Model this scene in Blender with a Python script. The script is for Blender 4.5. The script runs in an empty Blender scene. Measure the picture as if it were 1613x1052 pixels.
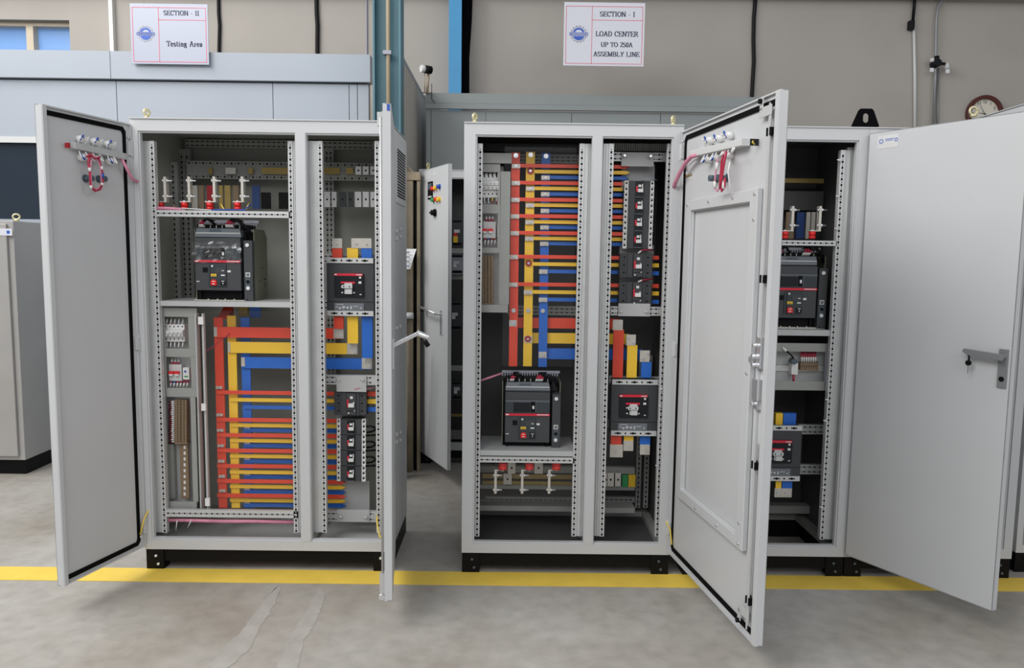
import bpy, math, random
from mathutils import Vector, Matrix
random.seed(4)
SC = bpy.context.scene
COL = SC.collection

# ------------------------------------------------------------------ camera
CH, CD, YAW, PIT, ROL, FPX = 1.5041, 3.5278, .0037, -.1004, .0128, 1207.82
_f = Vector((math.sin(YAW)*math.cos(PIT), math.cos(YAW)*math.cos(PIT), math.sin(PIT)))
_r = Vector((math.cos(YAW), -math.sin(YAW), 0)); _u = _r.cross(_f)
_r2 = math.cos(ROL)*_r + math.sin(ROL)*_u
_u2 = -math.sin(ROL)*_r + math.cos(ROL)*_u
CAMP = Vector((0, -CD, CH))
cam = bpy.data.objects.new('camera', bpy.data.cameras.new('camera'))
COL.objects.link(cam)
cam.matrix_world = Matrix.Translation(CAMP) @ Matrix((_r2, _u2, -_f)).transposed().to_4x4()
cam.data.sensor_fit = 'HORIZONTAL'; cam.data.sensor_width = 36
cam.data.lens = FPX/1613*36; cam.data.clip_start = .05
SC.camera = cam

# ------------------------------------------------------------------ light
SC.view_settings.view_transform = 'Standard'; SC.view_settings.look = 'None'
SC.view_settings.gamma = 1; SC.view_settings.use_curve_mapping = False
SC.view_settings.exposure = 0.0
w = bpy.data.worlds.new('hall_light'); SC.world = w; w.use_nodes = True
w.node_tree.nodes['Background'].inputs[0].default_value = (.93, .96, 1.0, 1)
w.node_tree.nodes['Background'].inputs[1].default_value = .38
def area(name, loc, target, sx, sy, power, col=(1, 1, 1)):
    L = bpy.data.lights.new(name, 'AREA'); L.shape = 'RECTANGLE'; L.size = sx; L.size_y = sy
    L.energy = power; L.color = col
    o = bpy.data.objects.new(name, L); COL.objects.link(o); o.location = loc
    o.rotation_euler = (Vector(target)-Vector(loc)).to_track_quat('-Z', 'Y').to_euler()
    return o
area('key_left', (-3.6, -2.9, 5.2), (-.3, -.3, .3), 6.0, 2.6, 320, (1, .985, .96))  # unseen key light added high on the left
area('fill_front', (.6, -6.2, 3.9), (0, 0, 1.2), 5.0, 2.0, 85, (.97, .98, 1))  # unseen fill light added behind the camera
area('fill_right', (4.2, -3.6, 4.2), (0, .5, 1.0), 2.0, 2.0, 45, (.97, .98, 1))  # unseen fill added for the faces turned to the right
area('wall_wash', (-4.6, .9, 5.6), (-2.6, 3.2, 2.8), 3.2, 1.4, 120, (1, .985, .95))  # unseen wash added to brighten the left of the back wall

# ------------------------------------------------------------------ pixel -> place helpers
def ray(x, y): return _f + (x-806.5)/FPX*_r2 - (y-526)/FPX*_u2
def P(x, y, Y): d = ray(x, y); return CAMP + d*((Y+CD)/d.y)
def G(x, y, z=0): d = ray(x, y); return CAMP + d*((z-CH)/d.z)

# ------------------------------------------------------------------ materials
def mat(name, col, rough=.5, metal=0, noise=0, nscale=8, spec=.5, emit=None, bump=0, col2=None):
    m = bpy.data.materials.new(name); m.use_nodes = True
    nt = m.node_tree; b = nt.nodes['Principled BSDF']
    b.inputs['Base Color'].default_value = (*col, 1)
    b.inputs['Roughness'].default_value = rough; b.inputs['Metallic'].default_value = metal
    b.inputs['Specular IOR Level'].default_value = spec
    if noise or col2 or bump:
        tc = nt.nodes.new('ShaderNodeTexCoord'); n = nt.nodes.new('ShaderNodeTexNoise')
        n.inputs['Scale'].default_value = nscale; n.inputs['Detail'].default_value = 5
        nt.links.new(tc.outputs['Object'], n.inputs['Vector'])
        if noise or col2:
            r = nt.nodes.new('ShaderNodeValToRGB')
            c2 = col2 or tuple(c*(1-noise) for c in col)
            r.color_ramp.elements[0].position = .3; r.color_ramp.elements[1].position = .7
            r.color_ramp.elements[0].color = (*c2, 1); r.color_ramp.elements[1].color = (*col, 1)
            nt.links.new(n.outputs['Fac'], r.inputs['Fac']); nt.links.new(r.outputs['Color'], b.inputs['Base Color'])
        if bump:
            bp = nt.nodes.new('ShaderNodeBump'); bp.inputs['Strength'].default_value = bump; bp.inputs['Distance'].default_value = .01
            nt.links.new(n.outputs['Fac'], bp.inputs['Height']); nt.links.new(bp.outputs['Normal'], b.inputs['Normal'])
    if emit:
        b.inputs['Emission Color'].default_value = (*emit[0], 1); b.inputs['Emission Strength'].default_value = emit[1]
    return m
M = {}
M['paint'] = mat('cabinet_grey_paint', (.565, .575, .588), .42, noise=.03, nscale=3)
M['inside'] = mat('inner_grey_paint', (.34, .35, .31), .55, noise=.06, nscale=5)
M['insidedark'] = mat('shaded_inner_grey', (.085, .085, .085), .5, noise=.2, nscale=4)  # interior shade put into the colour: darkened copy of the inner grey
M['zinc'] = mat('zinc_rail', (.62, .63, .63), .4, .25, noise=.08, nscale=20)
M['plate'] = mat('mounting_plate_grey', (.50, .51, .51), .5, noise=.05, nscale=12)
M['ctrl'] = mat('control_plate_grey', (.33, .34, .32), .55, noise=.05, nscale=12)
M['black'] = mat('black_paint', (.005, .005, .006), .5, spec=.15)
M['rubber'] = mat('black_rubber', (.003, .003, .003), .8, spec=.1)
M['dark'] = mat('breaker_charcoal', (.062, .066, .072), .45, spec=.35)
M['panel'] = mat('breaker_panel', (.045, .055, .063), .4, spec=.35)
M['dark2'] = mat('breaker_black', (.010, .012, .016), .4, spec=.3)
M['greyp'] = mat('grey_plastic', (.17, .19, .215), .4)
M['red'] = mat('red_sleeve', (.86, .075, .035), .42, noise=.12, nscale=9)
M['yellow'] = mat('yellow_sleeve', (1.0, .63, .045), .42, noise=.05, nscale=9)
M['blue'] = mat('blue_sleeve', (.02, .16, .66), .42, noise=.12, nscale=9)
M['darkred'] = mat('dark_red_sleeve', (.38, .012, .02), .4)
M['tin'] = mat('tinned_copper', (.66, .63, .57), .38, .35, noise=.12, nscale=30)
M['alu'] = mat('aluminium_plate', (.72, .72, .72), .4, .3, noise=.1, nscale=30)
M['steel'] = mat('bright_steel', (.75, .76, .78), .25, .8)
M['brass'] = mat('yellow_zinc', (.68, .62, .38), .4, .4)
M['redp'] = mat('red_plastic', (.75, .02, .02), .35)
M['redl'] = mat('red_label', (.72, .02, .05), .4)
M['white'] = mat('white_plastic', (.78, .78, .77), .4)
M['offw'] = mat('off_white_plastic', (.62, .63, .63), .45)
M['brown'] = mat('terminal_brown', (.26, .18, .11), .6, noise=.15, nscale=60)
M['gold'] = mat('copper_busbar', (.42, .30, .09), .45, .3, noise=.2, nscale=20)
M['olive'] = mat('olive_zinc', (.27, .275, .21), .5, .25, noise=.3, nscale=6)
M['pink'] = mat('pink_cable', (.72, .28, .40), .5, noise=.25, nscale=40)
M['wred'] = mat('wine_wire', (.45, .02, .06), .5)
M['wblack'] = mat('black_wire', (.006, .006, .008), .5, spec=.2)
M['wyel'] = mat('yellow_green_wire', (.80, .58, .10), .5)
M['blu'] = mat('blue_plastic', (.02, .08, .42), .4)
M['green'] = mat('green_plastic', (.03, .32, .10), .4)
M['yelp'] = mat('yellow_plastic', (.85, .55, .03), .4)
M['slate'] = mat('slate_plastic', (.08, .11, .14), .45)
M['wall'] = mat('plaster_wall', (.42, .392, .36), .85, noise=.10, nscale=1.3, bump=.05)
M['booth'] = mat('blue_grey_panel', (.39, .43, .49), .55, noise=.05, nscale=1.2)
M['booth2'] = mat('green_grey_panel', (.27, .295, .30), .55, noise=.08, nscale=1.2)
M['part'] = mat('beige_panel', (.50, .46, .41), .7, noise=.08, nscale=1.5)
M['teal'] = mat('teal_paint', (.085, .215, .27), .45, noise=.25, nscale=3)
M['bluecol'] = mat('bright_blue_paint', (.06, .32, .62), .4, noise=.15, nscale=3)
M['tan'] = mat('tan_pipe', (.42, .34, .23), .5, noise=.1)
M['wood'] = mat('crate_wood', (.32, .26, .18), .7, noise=.35, nscale=6)
M['paper'] = mat('paper', (.75, .76, .78), .6)
M['sign'] = mat('sign_white', (.66, .67, .74), .3)
M['sign2'] = mat('sign_white_dimmed', (.42, .45, .55), .3)  # white board, its bluish dimming by reflection put into the colour
M['signred'] = mat('sign_red', (.70, .10, .16), .4)
M['ink'] = mat('sign_ink', (.03, .035, .09), .5)
M['logob'] = mat('logo_blue', (.03, .10, .50), .4)
M['logog'] = mat('logo_grey', (.35, .36, .42), .5)
M['window'] = mat('blue_window_pane', (.16, .30, .58), .25, emit=((.25, .45, .85), .25))
M['wframe'] = mat('tan_window_frame', (.60, .52, .40), .5)
M['boothglass'] = mat('dark_window_glass', (.02, .03, .045), .15)
M['clockrim'] = mat('mahogany', (.09, .015, .01), .3, noise=.3, nscale=20)
M['clockface'] = mat('cream_dial', (.68, .64, .55), .4)
M['steelcab'] = mat('brushed_steel_cabinet', (.44, .43, .42), .42, .2, noise=.1, nscale=3)
M['dgrey'] = mat('satin_zinc_alloy', (.24, .25, .26), .4, .3)
M['shaded'] = mat('shaded_blue_sleeve', (.008, .04, .16), .5)  # shadow put into the colour: darkened copy of the blue sleeve
M['lug'] = mat('matt_black_lug', (.004, .004, .005), .9, spec=.05)
M['hole'] = M['rubber']
def clear_mat(name, fac, tint=(1, 1, 1), rough=.05):
    m = bpy.data.materials.new(name); m.use_nodes = True; nt = m.node_tree; nt.nodes.clear()
    o = nt.nodes.new('ShaderNodeOutputMaterial'); mx = nt.nodes.new('ShaderNodeMixShader')
    t = nt.nodes.new('ShaderNodeBsdfTransparent'); g = nt.nodes.new('ShaderNodeBsdfGlossy')
    t.inputs[0].default_value = (*tint, 1); g.inputs['Roughness'].default_value = rough
    mx.inputs[0].default_value = fac
    nt.links.new(t.outputs[0], mx.inputs[1]); nt.links.new(g.outputs[0], mx.inputs[2]); nt.links.new(mx.outputs[0], o.inputs[0])
    return m
M['acrylic'] = clear_mat('clear_acrylic', .022)
M['film'] = clear_mat('crumpled_film', .11, rough=.2)

def floor_mat():
    m = bpy.data.materials.new('polished_concrete'); m.use_nodes = True; nt = m.node_tree; b = nt.nodes['Principled BSDF']
    L = nt.links.new; N = nt.nodes.new
    tc = N('ShaderNodeTexCoord')
    n1 = N('ShaderNodeTexNoise'); n1.inputs['Scale'].default_value = 1.1; n1.inputs['Detail'].default_value = 8; n1.inputs['Roughness'].default_value = .6
    L(tc.outputs['Object'], n1.inputs['Vector'])
    r1 = N('ShaderNodeValToRGB'); r1.color_ramp.elements[0].position = .35; r1.color_ramp.elements[1].position = .68
    r1.color_ramp.elements[0].color = (.325, .292, .25, 1); r1.color_ramp.elements[1].color = (.48, .465, .44, 1)
    L(n1.outputs['Fac'], r1.inputs['Fac'])
    n2 = N('ShaderNodeTexNoise'); n2.inputs['Scale'].default_value = 14; n2.inputs['Detail'].default_value = 6
    L(tc.outputs['Object'], n2.inputs['Vector'])
    r2 = N('ShaderNodeValToRGB'); r2.color_ramp.elements[0].position = .25; r2.color_ramp.elements[1].position = .6
    r2.color_ramp.elements[0].color = (.82, .82, .82, 1); r2.color_ramp.elements[1].color = (1, 1, 1, 1)
    L(n2.outputs['Fac'], r2.inputs['Fac'])
    mx = N('ShaderNodeMix'); mx.data_type = 'RGBA'; mx.blend_type = 'MULTIPLY'; mx.inputs[0].default_value = 1
    L(r1.outputs['Color'], mx.inputs[6]); L(r2.outputs['Color'], mx.inputs[7])
    L(mx.outputs[2], b.inputs['Base Color'])
    b.inputs['Roughness'].default_value = .48
    bp = N('ShaderNodeBump'); bp.inputs['Strength'].default_value = .12; bp.inputs['Distance'].default_value = .01
    L(n2.outputs['Fac'], bp.inputs['Height']); L(bp.outputs['Normal'], b.inputs['Normal'])
    return m
M['floor'] = floor_mat()
M['line'] = mat('yellow_floor_paint', (.92, .65, .10), .5, noise=.10, nscale=9)
M['scar'] = mat('pale_patched_concrete', (.43, .41, .375), .7, noise=.2, nscale=11)

# ------------------------------------------------------------------ mesh builder
class MB:
    def __init__(s): s.v = []; s.f = []; s.m = []; s.mi = 0; s.sm = []; s.smooth = False
    def face(s, idx): s.f.append(tuple(idx)); s.m.append(s.mi); s.sm.append(s.smooth)
    def mt(s, i): s.mi = i; return s
    def box(s, x0, y0, z0, x1, y1, z1, top=None):
        if x0 > x1: x0, x1 = x1, x0
        if y0 > y1: y0, y1 = y1, y0
        if z0 > z1: z0, z1 = z1, z0
        b = len(s.v); t = top or (0, 0)
        s.v += [(x0, y0, z0), (x1, y0, z0), (x1, y1, z0), (x0, y1, z0),
                (x0+t[0], y0+t[1], z1), (x1-t[0], y0+t[1], z1), (x1-t[0], y1, z1), (x0+t[0], y1, z1)]
        for q in ((0, 3, 2, 1), (4, 5, 6, 7), (0, 1, 5, 4), (1, 2, 6, 5), (2, 3, 7, 6), (3, 0, 4, 7)):
            s.face([b+i for i in q])
        return s
    def prism(s, pts, a0, a1, axis='y'):
        n = len(pts); b = len(s.v)
        for a in (a0, a1):
            for (p, q) in pts:
                s.v.append({'y': (p, a, q), 'x': (a, p, q), 'z': (p, q, a)}[axis])
        s.face([b+i for i in range(n)]); s.face([b+n+i for i in reversed(range(n))])
        for i in range(n):
            j = (i+1) % n; s.face([b+j, b+i, b+n+i, b+n+j])
        return s
    def ring(s, outer, inner, a0, a1, axis='y'):
        n = len(outer); b = len(s.v)
        for a in (a0, a1):
            for L in (outer, inner):
                for (p, q) in L: s.v.append({'y': (p, a, q), 'x': (a, p, q), 'z': (p, q, a)}[axis])
        for i in range(n):
            j = (i+1) % n
            s.face([b+i, b+j, b+n+j, b+n+i]); s.face([b+2*n+j, b+2*n+i, b+3*n+i, b+3*n+j])
            s.face([b+j, b+i, b+2*n+i, b+2*n+j]); s.face([b+n+i, b+n+j, b+3*n+j, b+3*n+i])
        return s
    def rring(s, x0, z0, x1, z1, wl, wb, wr, wt, a0, a1, axis='y'):
        return s.ring([(x0, z0), (x1, z0), (x1, z1), (x0, z1)], [(x0+wl, z0+wb), (x1-wr, z0+wb), (x1-wr, z1-wt), (x0+wl, z1-wt)], a0, a1, axis)
    def cyl(s, p0, p1, r, n=12, r1=None):
        p0 = Vector(p0); p1 = Vector(p1); d = (p1-p0).normalized()
        a = d.cross(Vector((0, 0, 1)) if abs(d.z) < .9 else Vector((1, 0, 0))).normalized(); c = d.cross(a)
        b = len(s.v); r1 = r if r1 is None else r1
        for p, rr in ((p0, r), (p1, r1)):
            for i in range(n):
                t = 2*math.pi*i/n; s.v.append(tuple(p+a*math.cos(t)*rr+c*math.sin(t)*rr))
        s.face([b+i for i in reversed(range(n))]); s.face([b+n+i for i in range(n)])
        sm = s.smooth; s.smooth = True
        for i in range(n):
            j = (i+1) % n; s.face([b+i, b+j, b+n+j, b+n+i])
        s.smooth = sm
        return s
    def tube(s, pts, r, n=8, rs=None):
        pts = [Vector(p) for p in pts]; b = len(s.v); m = len(pts); prev = None
        for k, p in enumerate(pts):
            d = (pts[min(k+1, m-1)]-pts[max(k-1, 0)]).normalized()
            if prev is None: a = d.cross(Vector((0, 0, 1)) if abs(d.z) < .9 else Vector((1, 0, 0))).normalized()
            else: a = (prev-d*prev.dot(d)).normalized()
            prev = a; c = d.cross(a); rr = rs[k] if rs else r
            for i in range(n):
                t = 2*math.pi*i/n; s.v.append(tuple(p+a*math.cos(t)*rr+c*math.sin(t)*rr))
        s.face([b+i for i in reversed(range(n))]); s.face([b+(m-1)*n+i for i in range(n)])
        sm = s.smooth; s.smooth = True
        for k in range(m-1):
            for i in range(n):
                j = (i+1) % n; s.face([b+k*n+i, b+k*n+j, b+(k+1)*n+j, b+(k+1)*n+i])
        s.smooth = sm
        return s
    def disc_ring(s, c, R, r, y0, y1, n=40):
        o = [(c[0]+R*math.cos(2*math.pi*i/n), c[1]+R*math.sin(2*math.pi*i/n)) for i in range(n)]
        q = [(c[0]+r*math.cos(2*math.pi*i/n), c[1]+r*math.sin(2*math.pi*i/n)) for i in range(n)]
        return s.ring(o, q, y0, y1)
    def strip(s, x0, x1, z0, z1, y, vertical, rows=(.5,), pitch=.0262, big=(.0085, .0115), small=(.005, .0045), depth=.02, t=.0018):
        """perforated channel: punched front flange over a closed box"""
        U0, U1, V0, V1 = (z0, z1, x0, x1) if vertical else (x0, x1, z0, z1)
        def put(u, v, yy): return (v, yy, u) if vertical else (u, yy, v)
        us = [(U0, None)]; u = U0+pitch*.35; k = 0
        while u+big[1] < U1-.004:
            h = (big[1] if k % 2 == 0 else small[1])
            us += [(u-h/2, k % 2), (u+h/2, None)]; u += pitch/2; k += 1
        us.append((U1, None))
        W = V1-V0; vs = [V0]; tag = [0]
        for rr in rows:
            c = V0+W*rr
            vs += [c-big[0]/2, c-small[0]/2, c+small[0]/2, c+big[0]/2]; tag += [1, 2, 1, 0]
        vs.append(V1)
        b = len(s.v); nv = len(vs)
        for (uu, _) in us:
            for vv in vs: s.v.append(put(uu, vv, y))
        b2 = len(s.v)
        for (uu, _) in us:
            for vv in vs: s.v.append(put(uu, vv, y+t))
        def hole(i, j):
            k = us[i][1]
            if k is None or tag[j] == 0: return False
            return True if k == 0 else tag[j] == 2
        for i in range(len(us)-1):
            for j in range(nv-1):
                if hole(i, j): continue
                s.face((b+i*nv+j, b+i*nv+j+1, b+(i+1)*nv+j+1, b+(i+1)*nv+j))
                for di, dj, e in ((-1, 0, (0, 0, 0, 1)), (1, 0, (1, 0, 1, 1)), (0, -1, (0, 0, 1, 0)), (0, 1, (0, 1, 1, 1))):
                    ii, jj = i+di, j+dj
                    if 0 <= ii < len(us)-1 and 0 <= jj < nv-1 and hole(ii, jj):
                        p = (i+e[0])*nv+j+e[1]; q = (i+e[2])*nv+j+e[3]
                        s.face((b+p, b+q, b2+q, b2+p))
        c = len(s.v)
        for yy in (y, y+depth):
            for (uu, vv) in ((U0, V0), (U1, V0), (U1, V1), (U0, V1)): s.v.append(put(uu, vv, yy))
        for i in range(4):
            j = (i+1) % 4; s.face((c+i, c+j, c+4+j, c+4+i))
        s.face((c+4, c+5, c+6, c+7))
        k = len(s.v); s.v += [put(U0+.001, V0+.001, y+.004), put(U1-.001, V0+.001, y+.004), put(U1-.001, V1-.001, y+.004), put(U0+.001, V1-.001, y+.004)]
        mi = s.mi; s.mi = 1; s.face((k, k+1, k+2, k+3)); s.mi = mi  # black sheet behind the holes stands in for the shade inside
        return s
    def build(s, name, mats, parent=None, org=(0, 0, 0), loc=None, rotz=0, bevel=0):
        me = bpy.data.meshes.new(name); o3 = Vector(org)
        me.from_pydata([tuple(Vector(v)-o3) for v in s.v], [], s.f)
        if not isinstance(mats, (list, tuple)): mats = [mats]
        for m in mats: me.materials.append(M[m] if isinstance(m, str) else m)
        me.polygons.foreach_set('material_index', s.m); me.polygons.foreach_set('use_smooth', s.sm); me.update()
        o = bpy.data.objects.new(name, me); COL.objects.link(o)
        if parent: o.parent = parent
        o.location = loc if loc is not None else (tuple(org) if parent is None else (0, 0, 0))
        o.rotation_euler = (0, 0, rotz)
        if bevel:
            bm = o.modifiers.new('bevel', 'BEVEL'); bm.width = bevel; bm.segments = 2; bm.limit_method = 'ANGLE'
        return o

def tag(o, label, cat, group=None, kind=None):
    o['label'] = label; o['category'] = cat
    if group: o['group'] = group
    if kind: o['kind'] = kind
    return o
def thing(name, loc, label, cat, group=None):
    o = bpy.data.objects.new(name, None); COL.objects.link(o); o.location = loc; o.empty_display_size = .05
    return tag(o, label, cat, group)
def struct(mb, name, m, **k):
    o = mb.build(name, m, **k); o['kind'] = 'structure'; return o
def copy_tree(o, parent=None):
    c = o.copy(); COL.objects.link(c)
    if parent: c.parent = parent
    for ch in list(o.children): copy_tree(ch, c)
    return c
def solo(mb, name, m, label, cat, group=None, bevel=0, org=None):
    """one mesh that is a whole thing; origin at the base of its bounding box"""
    xs = [v[0] for v in mb.v]; ys = [v[1] for v in mb.v]; zs = [v[2] for v in mb.v]
    o = mb.build(name, m, org=org or ((min(xs)+max(xs))/2, (min(ys)+max(ys))/2, min(zs)), bevel=bevel)
    return tag(o, label, cat, group)
ORD = ['', 'first', 'second', 'third', 'fourth', 'fifth', 'sixth', 'seventh', 'eighth', 'ninth']
def rect(x0, y0, x1, y1, Y):
    """pixel rectangle on the plane at depth Y -> X0, X1, Z0, Z1"""
    xm, ym = (x0+x1)/2, (y0+y1)/2
    return P(x0, ym, Y).x, P(x1, ym, Y).x, P(xm, y1, Y).z, P(xm, y0, Y).z
def rbox(mb, x0, y0, x1, y1, Y, t):
    a, b, c, d = rect(x0, y0, x1, y1, Y); mb.box(a, Y, c, b, Y+t, d); return mb
def text_mb(txt, size, bold=.0):
    cu = bpy.data.curves.new('t', 'FONT'); cu.body = txt; cu.size = size; cu.align_x = 'CENTER'; cu.align_y = 'CENTER'; cu.offset = bold; cu.resolution_u = 3
    ob = bpy.data.objects.new('t', cu); COL.objects.link(ob)
    dg = bpy.context.evaluated_depsgraph_get(); me = bpy.data.meshes.new_from_object(ob.evaluated_get(dg))
    bpy.data.objects.remove(ob); bpy.data.curves.remove(cu)
    vs = [v.co.copy() for v in me.vertices]; fs = [tuple(p.vertices) for p in me.polygons]; bpy.data.meshes.remove(me)
    return vs, fs
def put_text(mb, txt, size, x, z, y, bold=0, sx=1.0):
    vs, fs = text_mb(txt, size, bold); b = len(mb.v)
    for v in vs: mb.v.append((x+v.x*sx, y, z+v.y))
    for f in fs: mb.face([b+i for i in f])

# ================================================================== the hall
WY = 3.2
mb = MB(); mb.box(-9, -8, -.1, 9, WY, 0); struct(mb, 'floor', 'floor')
wx0, wz1 = P(-60, 30, WY).x, P(50, 31, WY).z
wx1, wz0 = P(110, 60, WY).x, P(50, 84, WY).z
mb = MB(); mb.box(-9, WY, 0, wx0, WY+.2, 6); mb.box(wx0, WY, 0, wx1, WY+.2, wz0); mb.box(wx0, WY, wz1, wx1, WY+.2, 6); mb.box(wx1, WY, 0, 9, WY+.2, 6)
struct(mb, 'wall_back', 'wall')
w_ = bpy.data.objects.new('window_1', None); COL.objects.link(w_); w_.location = ((wx0+wx1)/2, WY, wz0); w_['kind'] = 'structure'
def winpart(name, fn, m):
    q = MB(); fn(q); q.build(name, m, parent=w_, org=w_.location)
mx0, mx1 = P(46, 60, WY+.1).x, P(57, 60, WY+.1).x
winpart('window_frame', lambda q: (q.box(wx0, WY+.06, wz1-.035, wx1, WY+.15, wz1), q.box(wx0, WY+.06, wz0, wx1, WY+.15, wz0+.018), q.box(mx0, WY+.06, wz0+.018, mx1, WY+.15, wz1-.035)), 'wframe')
winpart('window_pane', lambda q: q.box(wx0, WY+.13, wz0, mx0+.01, WY+.14, wz1-.01), 'window')
winpart('window_pane', lambda q: q.box(mx1-.01, WY+.13, wz0, wx1, WY+.14, wz1-.01), 'window')
# roof girder along the top of the wall
mb = MB(); mb.box(-9, WY-.12, 3.70, 9, WY, 3.95); mb.box(-9, WY-.25, 3.82, 9, WY-.12, 3.9); struct(mb, 'trim_1', 'wall')
# pale pipe and dark cables on the wall
def pipe(x0, y0, x1, y1, Y, r, m, name, label, cat, wob=0):
    a = P(x0, y0, Y-r); b = P(x1, y1, Y-r); q = MB(); n = 9
    q.tube([a.lerp(b, i/(n-1)) + Vector((wob*math.sin(i*1.9), 0, 0)) for i in range(n)], r, 8)
    return solo(q, name, m, label, cat)
mb = MB(); a = P(175, 0, WY); b = P(184, 84, WY); mb.box(a.x, WY-.05, b.z-1.2, b.x, WY, a.z+.4)
solo(mb, 'wall_batten', 'white', 'white vertical batten on the back wall between the window and the testing area sign', 'batten')
pipe(344, -40, 346, 120, WY, .014, 'wblack', 'wall_cable', 'thick black vertical cable on the wall just right of the testing area sign', 'cable', .004)
pipe(498, -40, 501, 120, WY, .018, 'wblack', 'wall_cable', 'thick black vertical cable on the wall midway between testing area sign and teal column', 'cable', .003)
pipe(577, -40, 577.5, 120, WY, .008, 'logog', 'wall_conduit', 'thin grey conduit on the wall close to the left edge of the teal column', 'conduit')
pipe(1190, -40, 1183, 230, WY, .017, 'wblack', 'wall_cable', 'long black cable hanging down the wall above the open door with the panel frame', 'cable', .006)
# conduit with a black coupling
q = MB(); q.tube([P(1445, -40, WY-.03), P(1441, 0, WY-.03), P(1437.5, 38, WY-.03)], .013, 8)
rbox(q, 1433, 32, 1441, 46, WY-.05, .04); q.mt(1)
q.tube([P(1439.5, 44, WY-.02), P(1441, 120, WY-.02), P(1441, 240, WY-.02)], .012, 8)
solo(q, 'wall_conduit', ['wblack', 'offw'], 'pale conduit with a black cable and coupling on the right of the wall', 'conduit')
t = thing('steel_pipe', P(1474, 240, WY-.03), 'grey steel pipe with bent top and black junction on the wall left of the clock', 'pipe')
q = MB(); q.tube([P(1488, -30, WY-.04), P(1484, 0, WY-.04), P(1477, 12, WY-.04), P(1475, 30, WY-.04), P(1473.5, 120, WY-.04), P(1468, 240, WY-.04)], .011, 8)
q.tube([P(1478, 108, WY-.015), P(1476, 240, WY-.015)], .009, 8); q.build('pipe_run', 'dgrey', t, t.location)
q = MB(); a = P(1475, 100, WY-.08); q.cyl(a-Vector((0, .03, 0)), a+Vector((0, .05, 0)), .032, 12); q.cyl(a+Vector((0, 0, 0)), a+Vector((.07, 0, -.002)), .013, 10); q.cyl(a, a+Vector((0, 0, .06)), .02, 10)
q.build('junction_head', 'wblack', t, t.location)
q = MB(); a = P(1492, 103, WY-.08); q.cyl(a+Vector((0, 0, .02)), a-Vector((0, 0, .03)), .012, 10, .024); a = P(1468, 98, WY-.08); q.cyl(a, a+Vector((0, 0, .03)), .018, 10); q.build('valve_tap', 'offw', t, t.location)
q = MB(); rbox(q, 1465, 107, 1471, 113, WY-.09, .005); rbox(q, 1490, 107, 1496, 115, WY-.09, .005); q.build('tag', 'paper', t, t.location)

# wall clock
cc = P(1548, 180, WY); t = thing('wall_clock', (cc.x, WY, cc.z-.153), 'round wall clock with dark red wooden rim and cream dial', 'clock')
q = MB(); q.disc_ring((cc.x, cc.z), .155, .122, WY-.045, WY, 48); q.build('rim', 'clockrim', t, t.location, bevel=.008)
q = MB(); q.cyl((cc.x, WY-.02, cc.z), (cc.x, WY, cc.z), .124, 48); q.build('dial', 'clockface', t, t.location)
q = MB()
for k in range(1, 13):
    an = math.radians(90-30*k); put_text(q, str(k), .034, cc.x+.098*math.cos(an), cc.z+.098*math.sin(an), WY-.0215, .0004)
    q.box(cc.x+.118*math.cos(an)-.001, WY-.022, cc.z+.118*math.sin(an)-.001, cc.x+.118*math.cos(an)+.001, WY-.0205, cc.z+.118*math.sin(an)+.001)
q.build('numerals', 'ink', t, t.location)
for nm, an, ln, wd in (('minute_hand', 121, .088, .0025), ('hour_hand', 172, .052, .0035)):
    q = MB(); an = math.radians(an); d = Vector((math.cos(an), 0, math.sin(an))); c0 = Vector((cc.x, WY-.027, cc.z))
    q.cyl(c0-d*.012, c0+d*ln, wd, 6, .001); q.build(nm, 'ink', t, t.location)

# columns
def column(x0, x1, Y, m, label, dark=None, flange=.012, dep=.16):
    X0 = P(x0, 60, Y).x; X1 = P(x1, 60, Y).x; q = MB()
    q.box(X0, Y, 0, X0+flange, Y+dep, 5.5); q.box(X1-flange, Y, 0, X1, Y+dep, 5.5); q.box(X0+flange, Y+dep*.45, 0, X1-flange, Y+dep*.45+.01, 5.5)
    return solo(q, 'steel_column', m, label, 'column', org=((X0+X1)/2, Y+dep/2, 0)), X0, X1
column(587, 631, 1.66, 'teal', 'dull teal H-shaped steel column behind the left open cabinet')
X0 = P(707, 60, 3.0).x; X1 = P(727, 60, 3.0).x; q = MB(); q.box(X0, 3.0, 0, X1, 3.012, 5.5); q.box((X0+X1)/2-.005, 3.012, 0, (X0+X1)/2+.005, WY, 5.5)
solo(q, 'steel_column', 'bluecol', 'bright blue steel column against the wall behind the narrow back cabinet', 'column', org=((X0+X1)/2, 3.1, 0))
q = MB(); a = [P(728, -40, WY-.03), P(745, -40, WY-.03), P(743, 30, WY-.03), P(739, 90, WY-.03), P(739, 170, WY-.03), P(727, 170, WY-.03)]
q.prism([(v.x, v.z) for v in a], WY-.03, WY)
solo(q, 'gap_shade_strip', 'lug', 'black strip painted as shade in the gap right beside the bright blue column', 'shade strip')  # black strip stands in for the shadow in the gap
q = MB(); X = P(611.5, 80, 1.68).x
q.tube([(X, 1.68, 1.2), (X, 1.68, 5.2)], .0145, 10); q.mt(1); rbox(q, 603, 79, 616, 85, 1.655, .05)
solo(q, 'conduit_pipe', ['tan', 'logog'], 'tan conduit pipe clamped to the front of the dull teal column', 'pipe')

# beige partition running back to the wall
PXX = -.752
q = MB(); q.prism([(1.84, 0), (WY, 0), (WY, 2.87), (1.84, 2.84)], PXX-.03, PXX, 'x'); q.mt(1); q.box(PXX-.032, 1.84, 2.835, PXX+.003, WY, 2.86)
struct(q, 'wall_partition', ['part', 'logog'])

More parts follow.
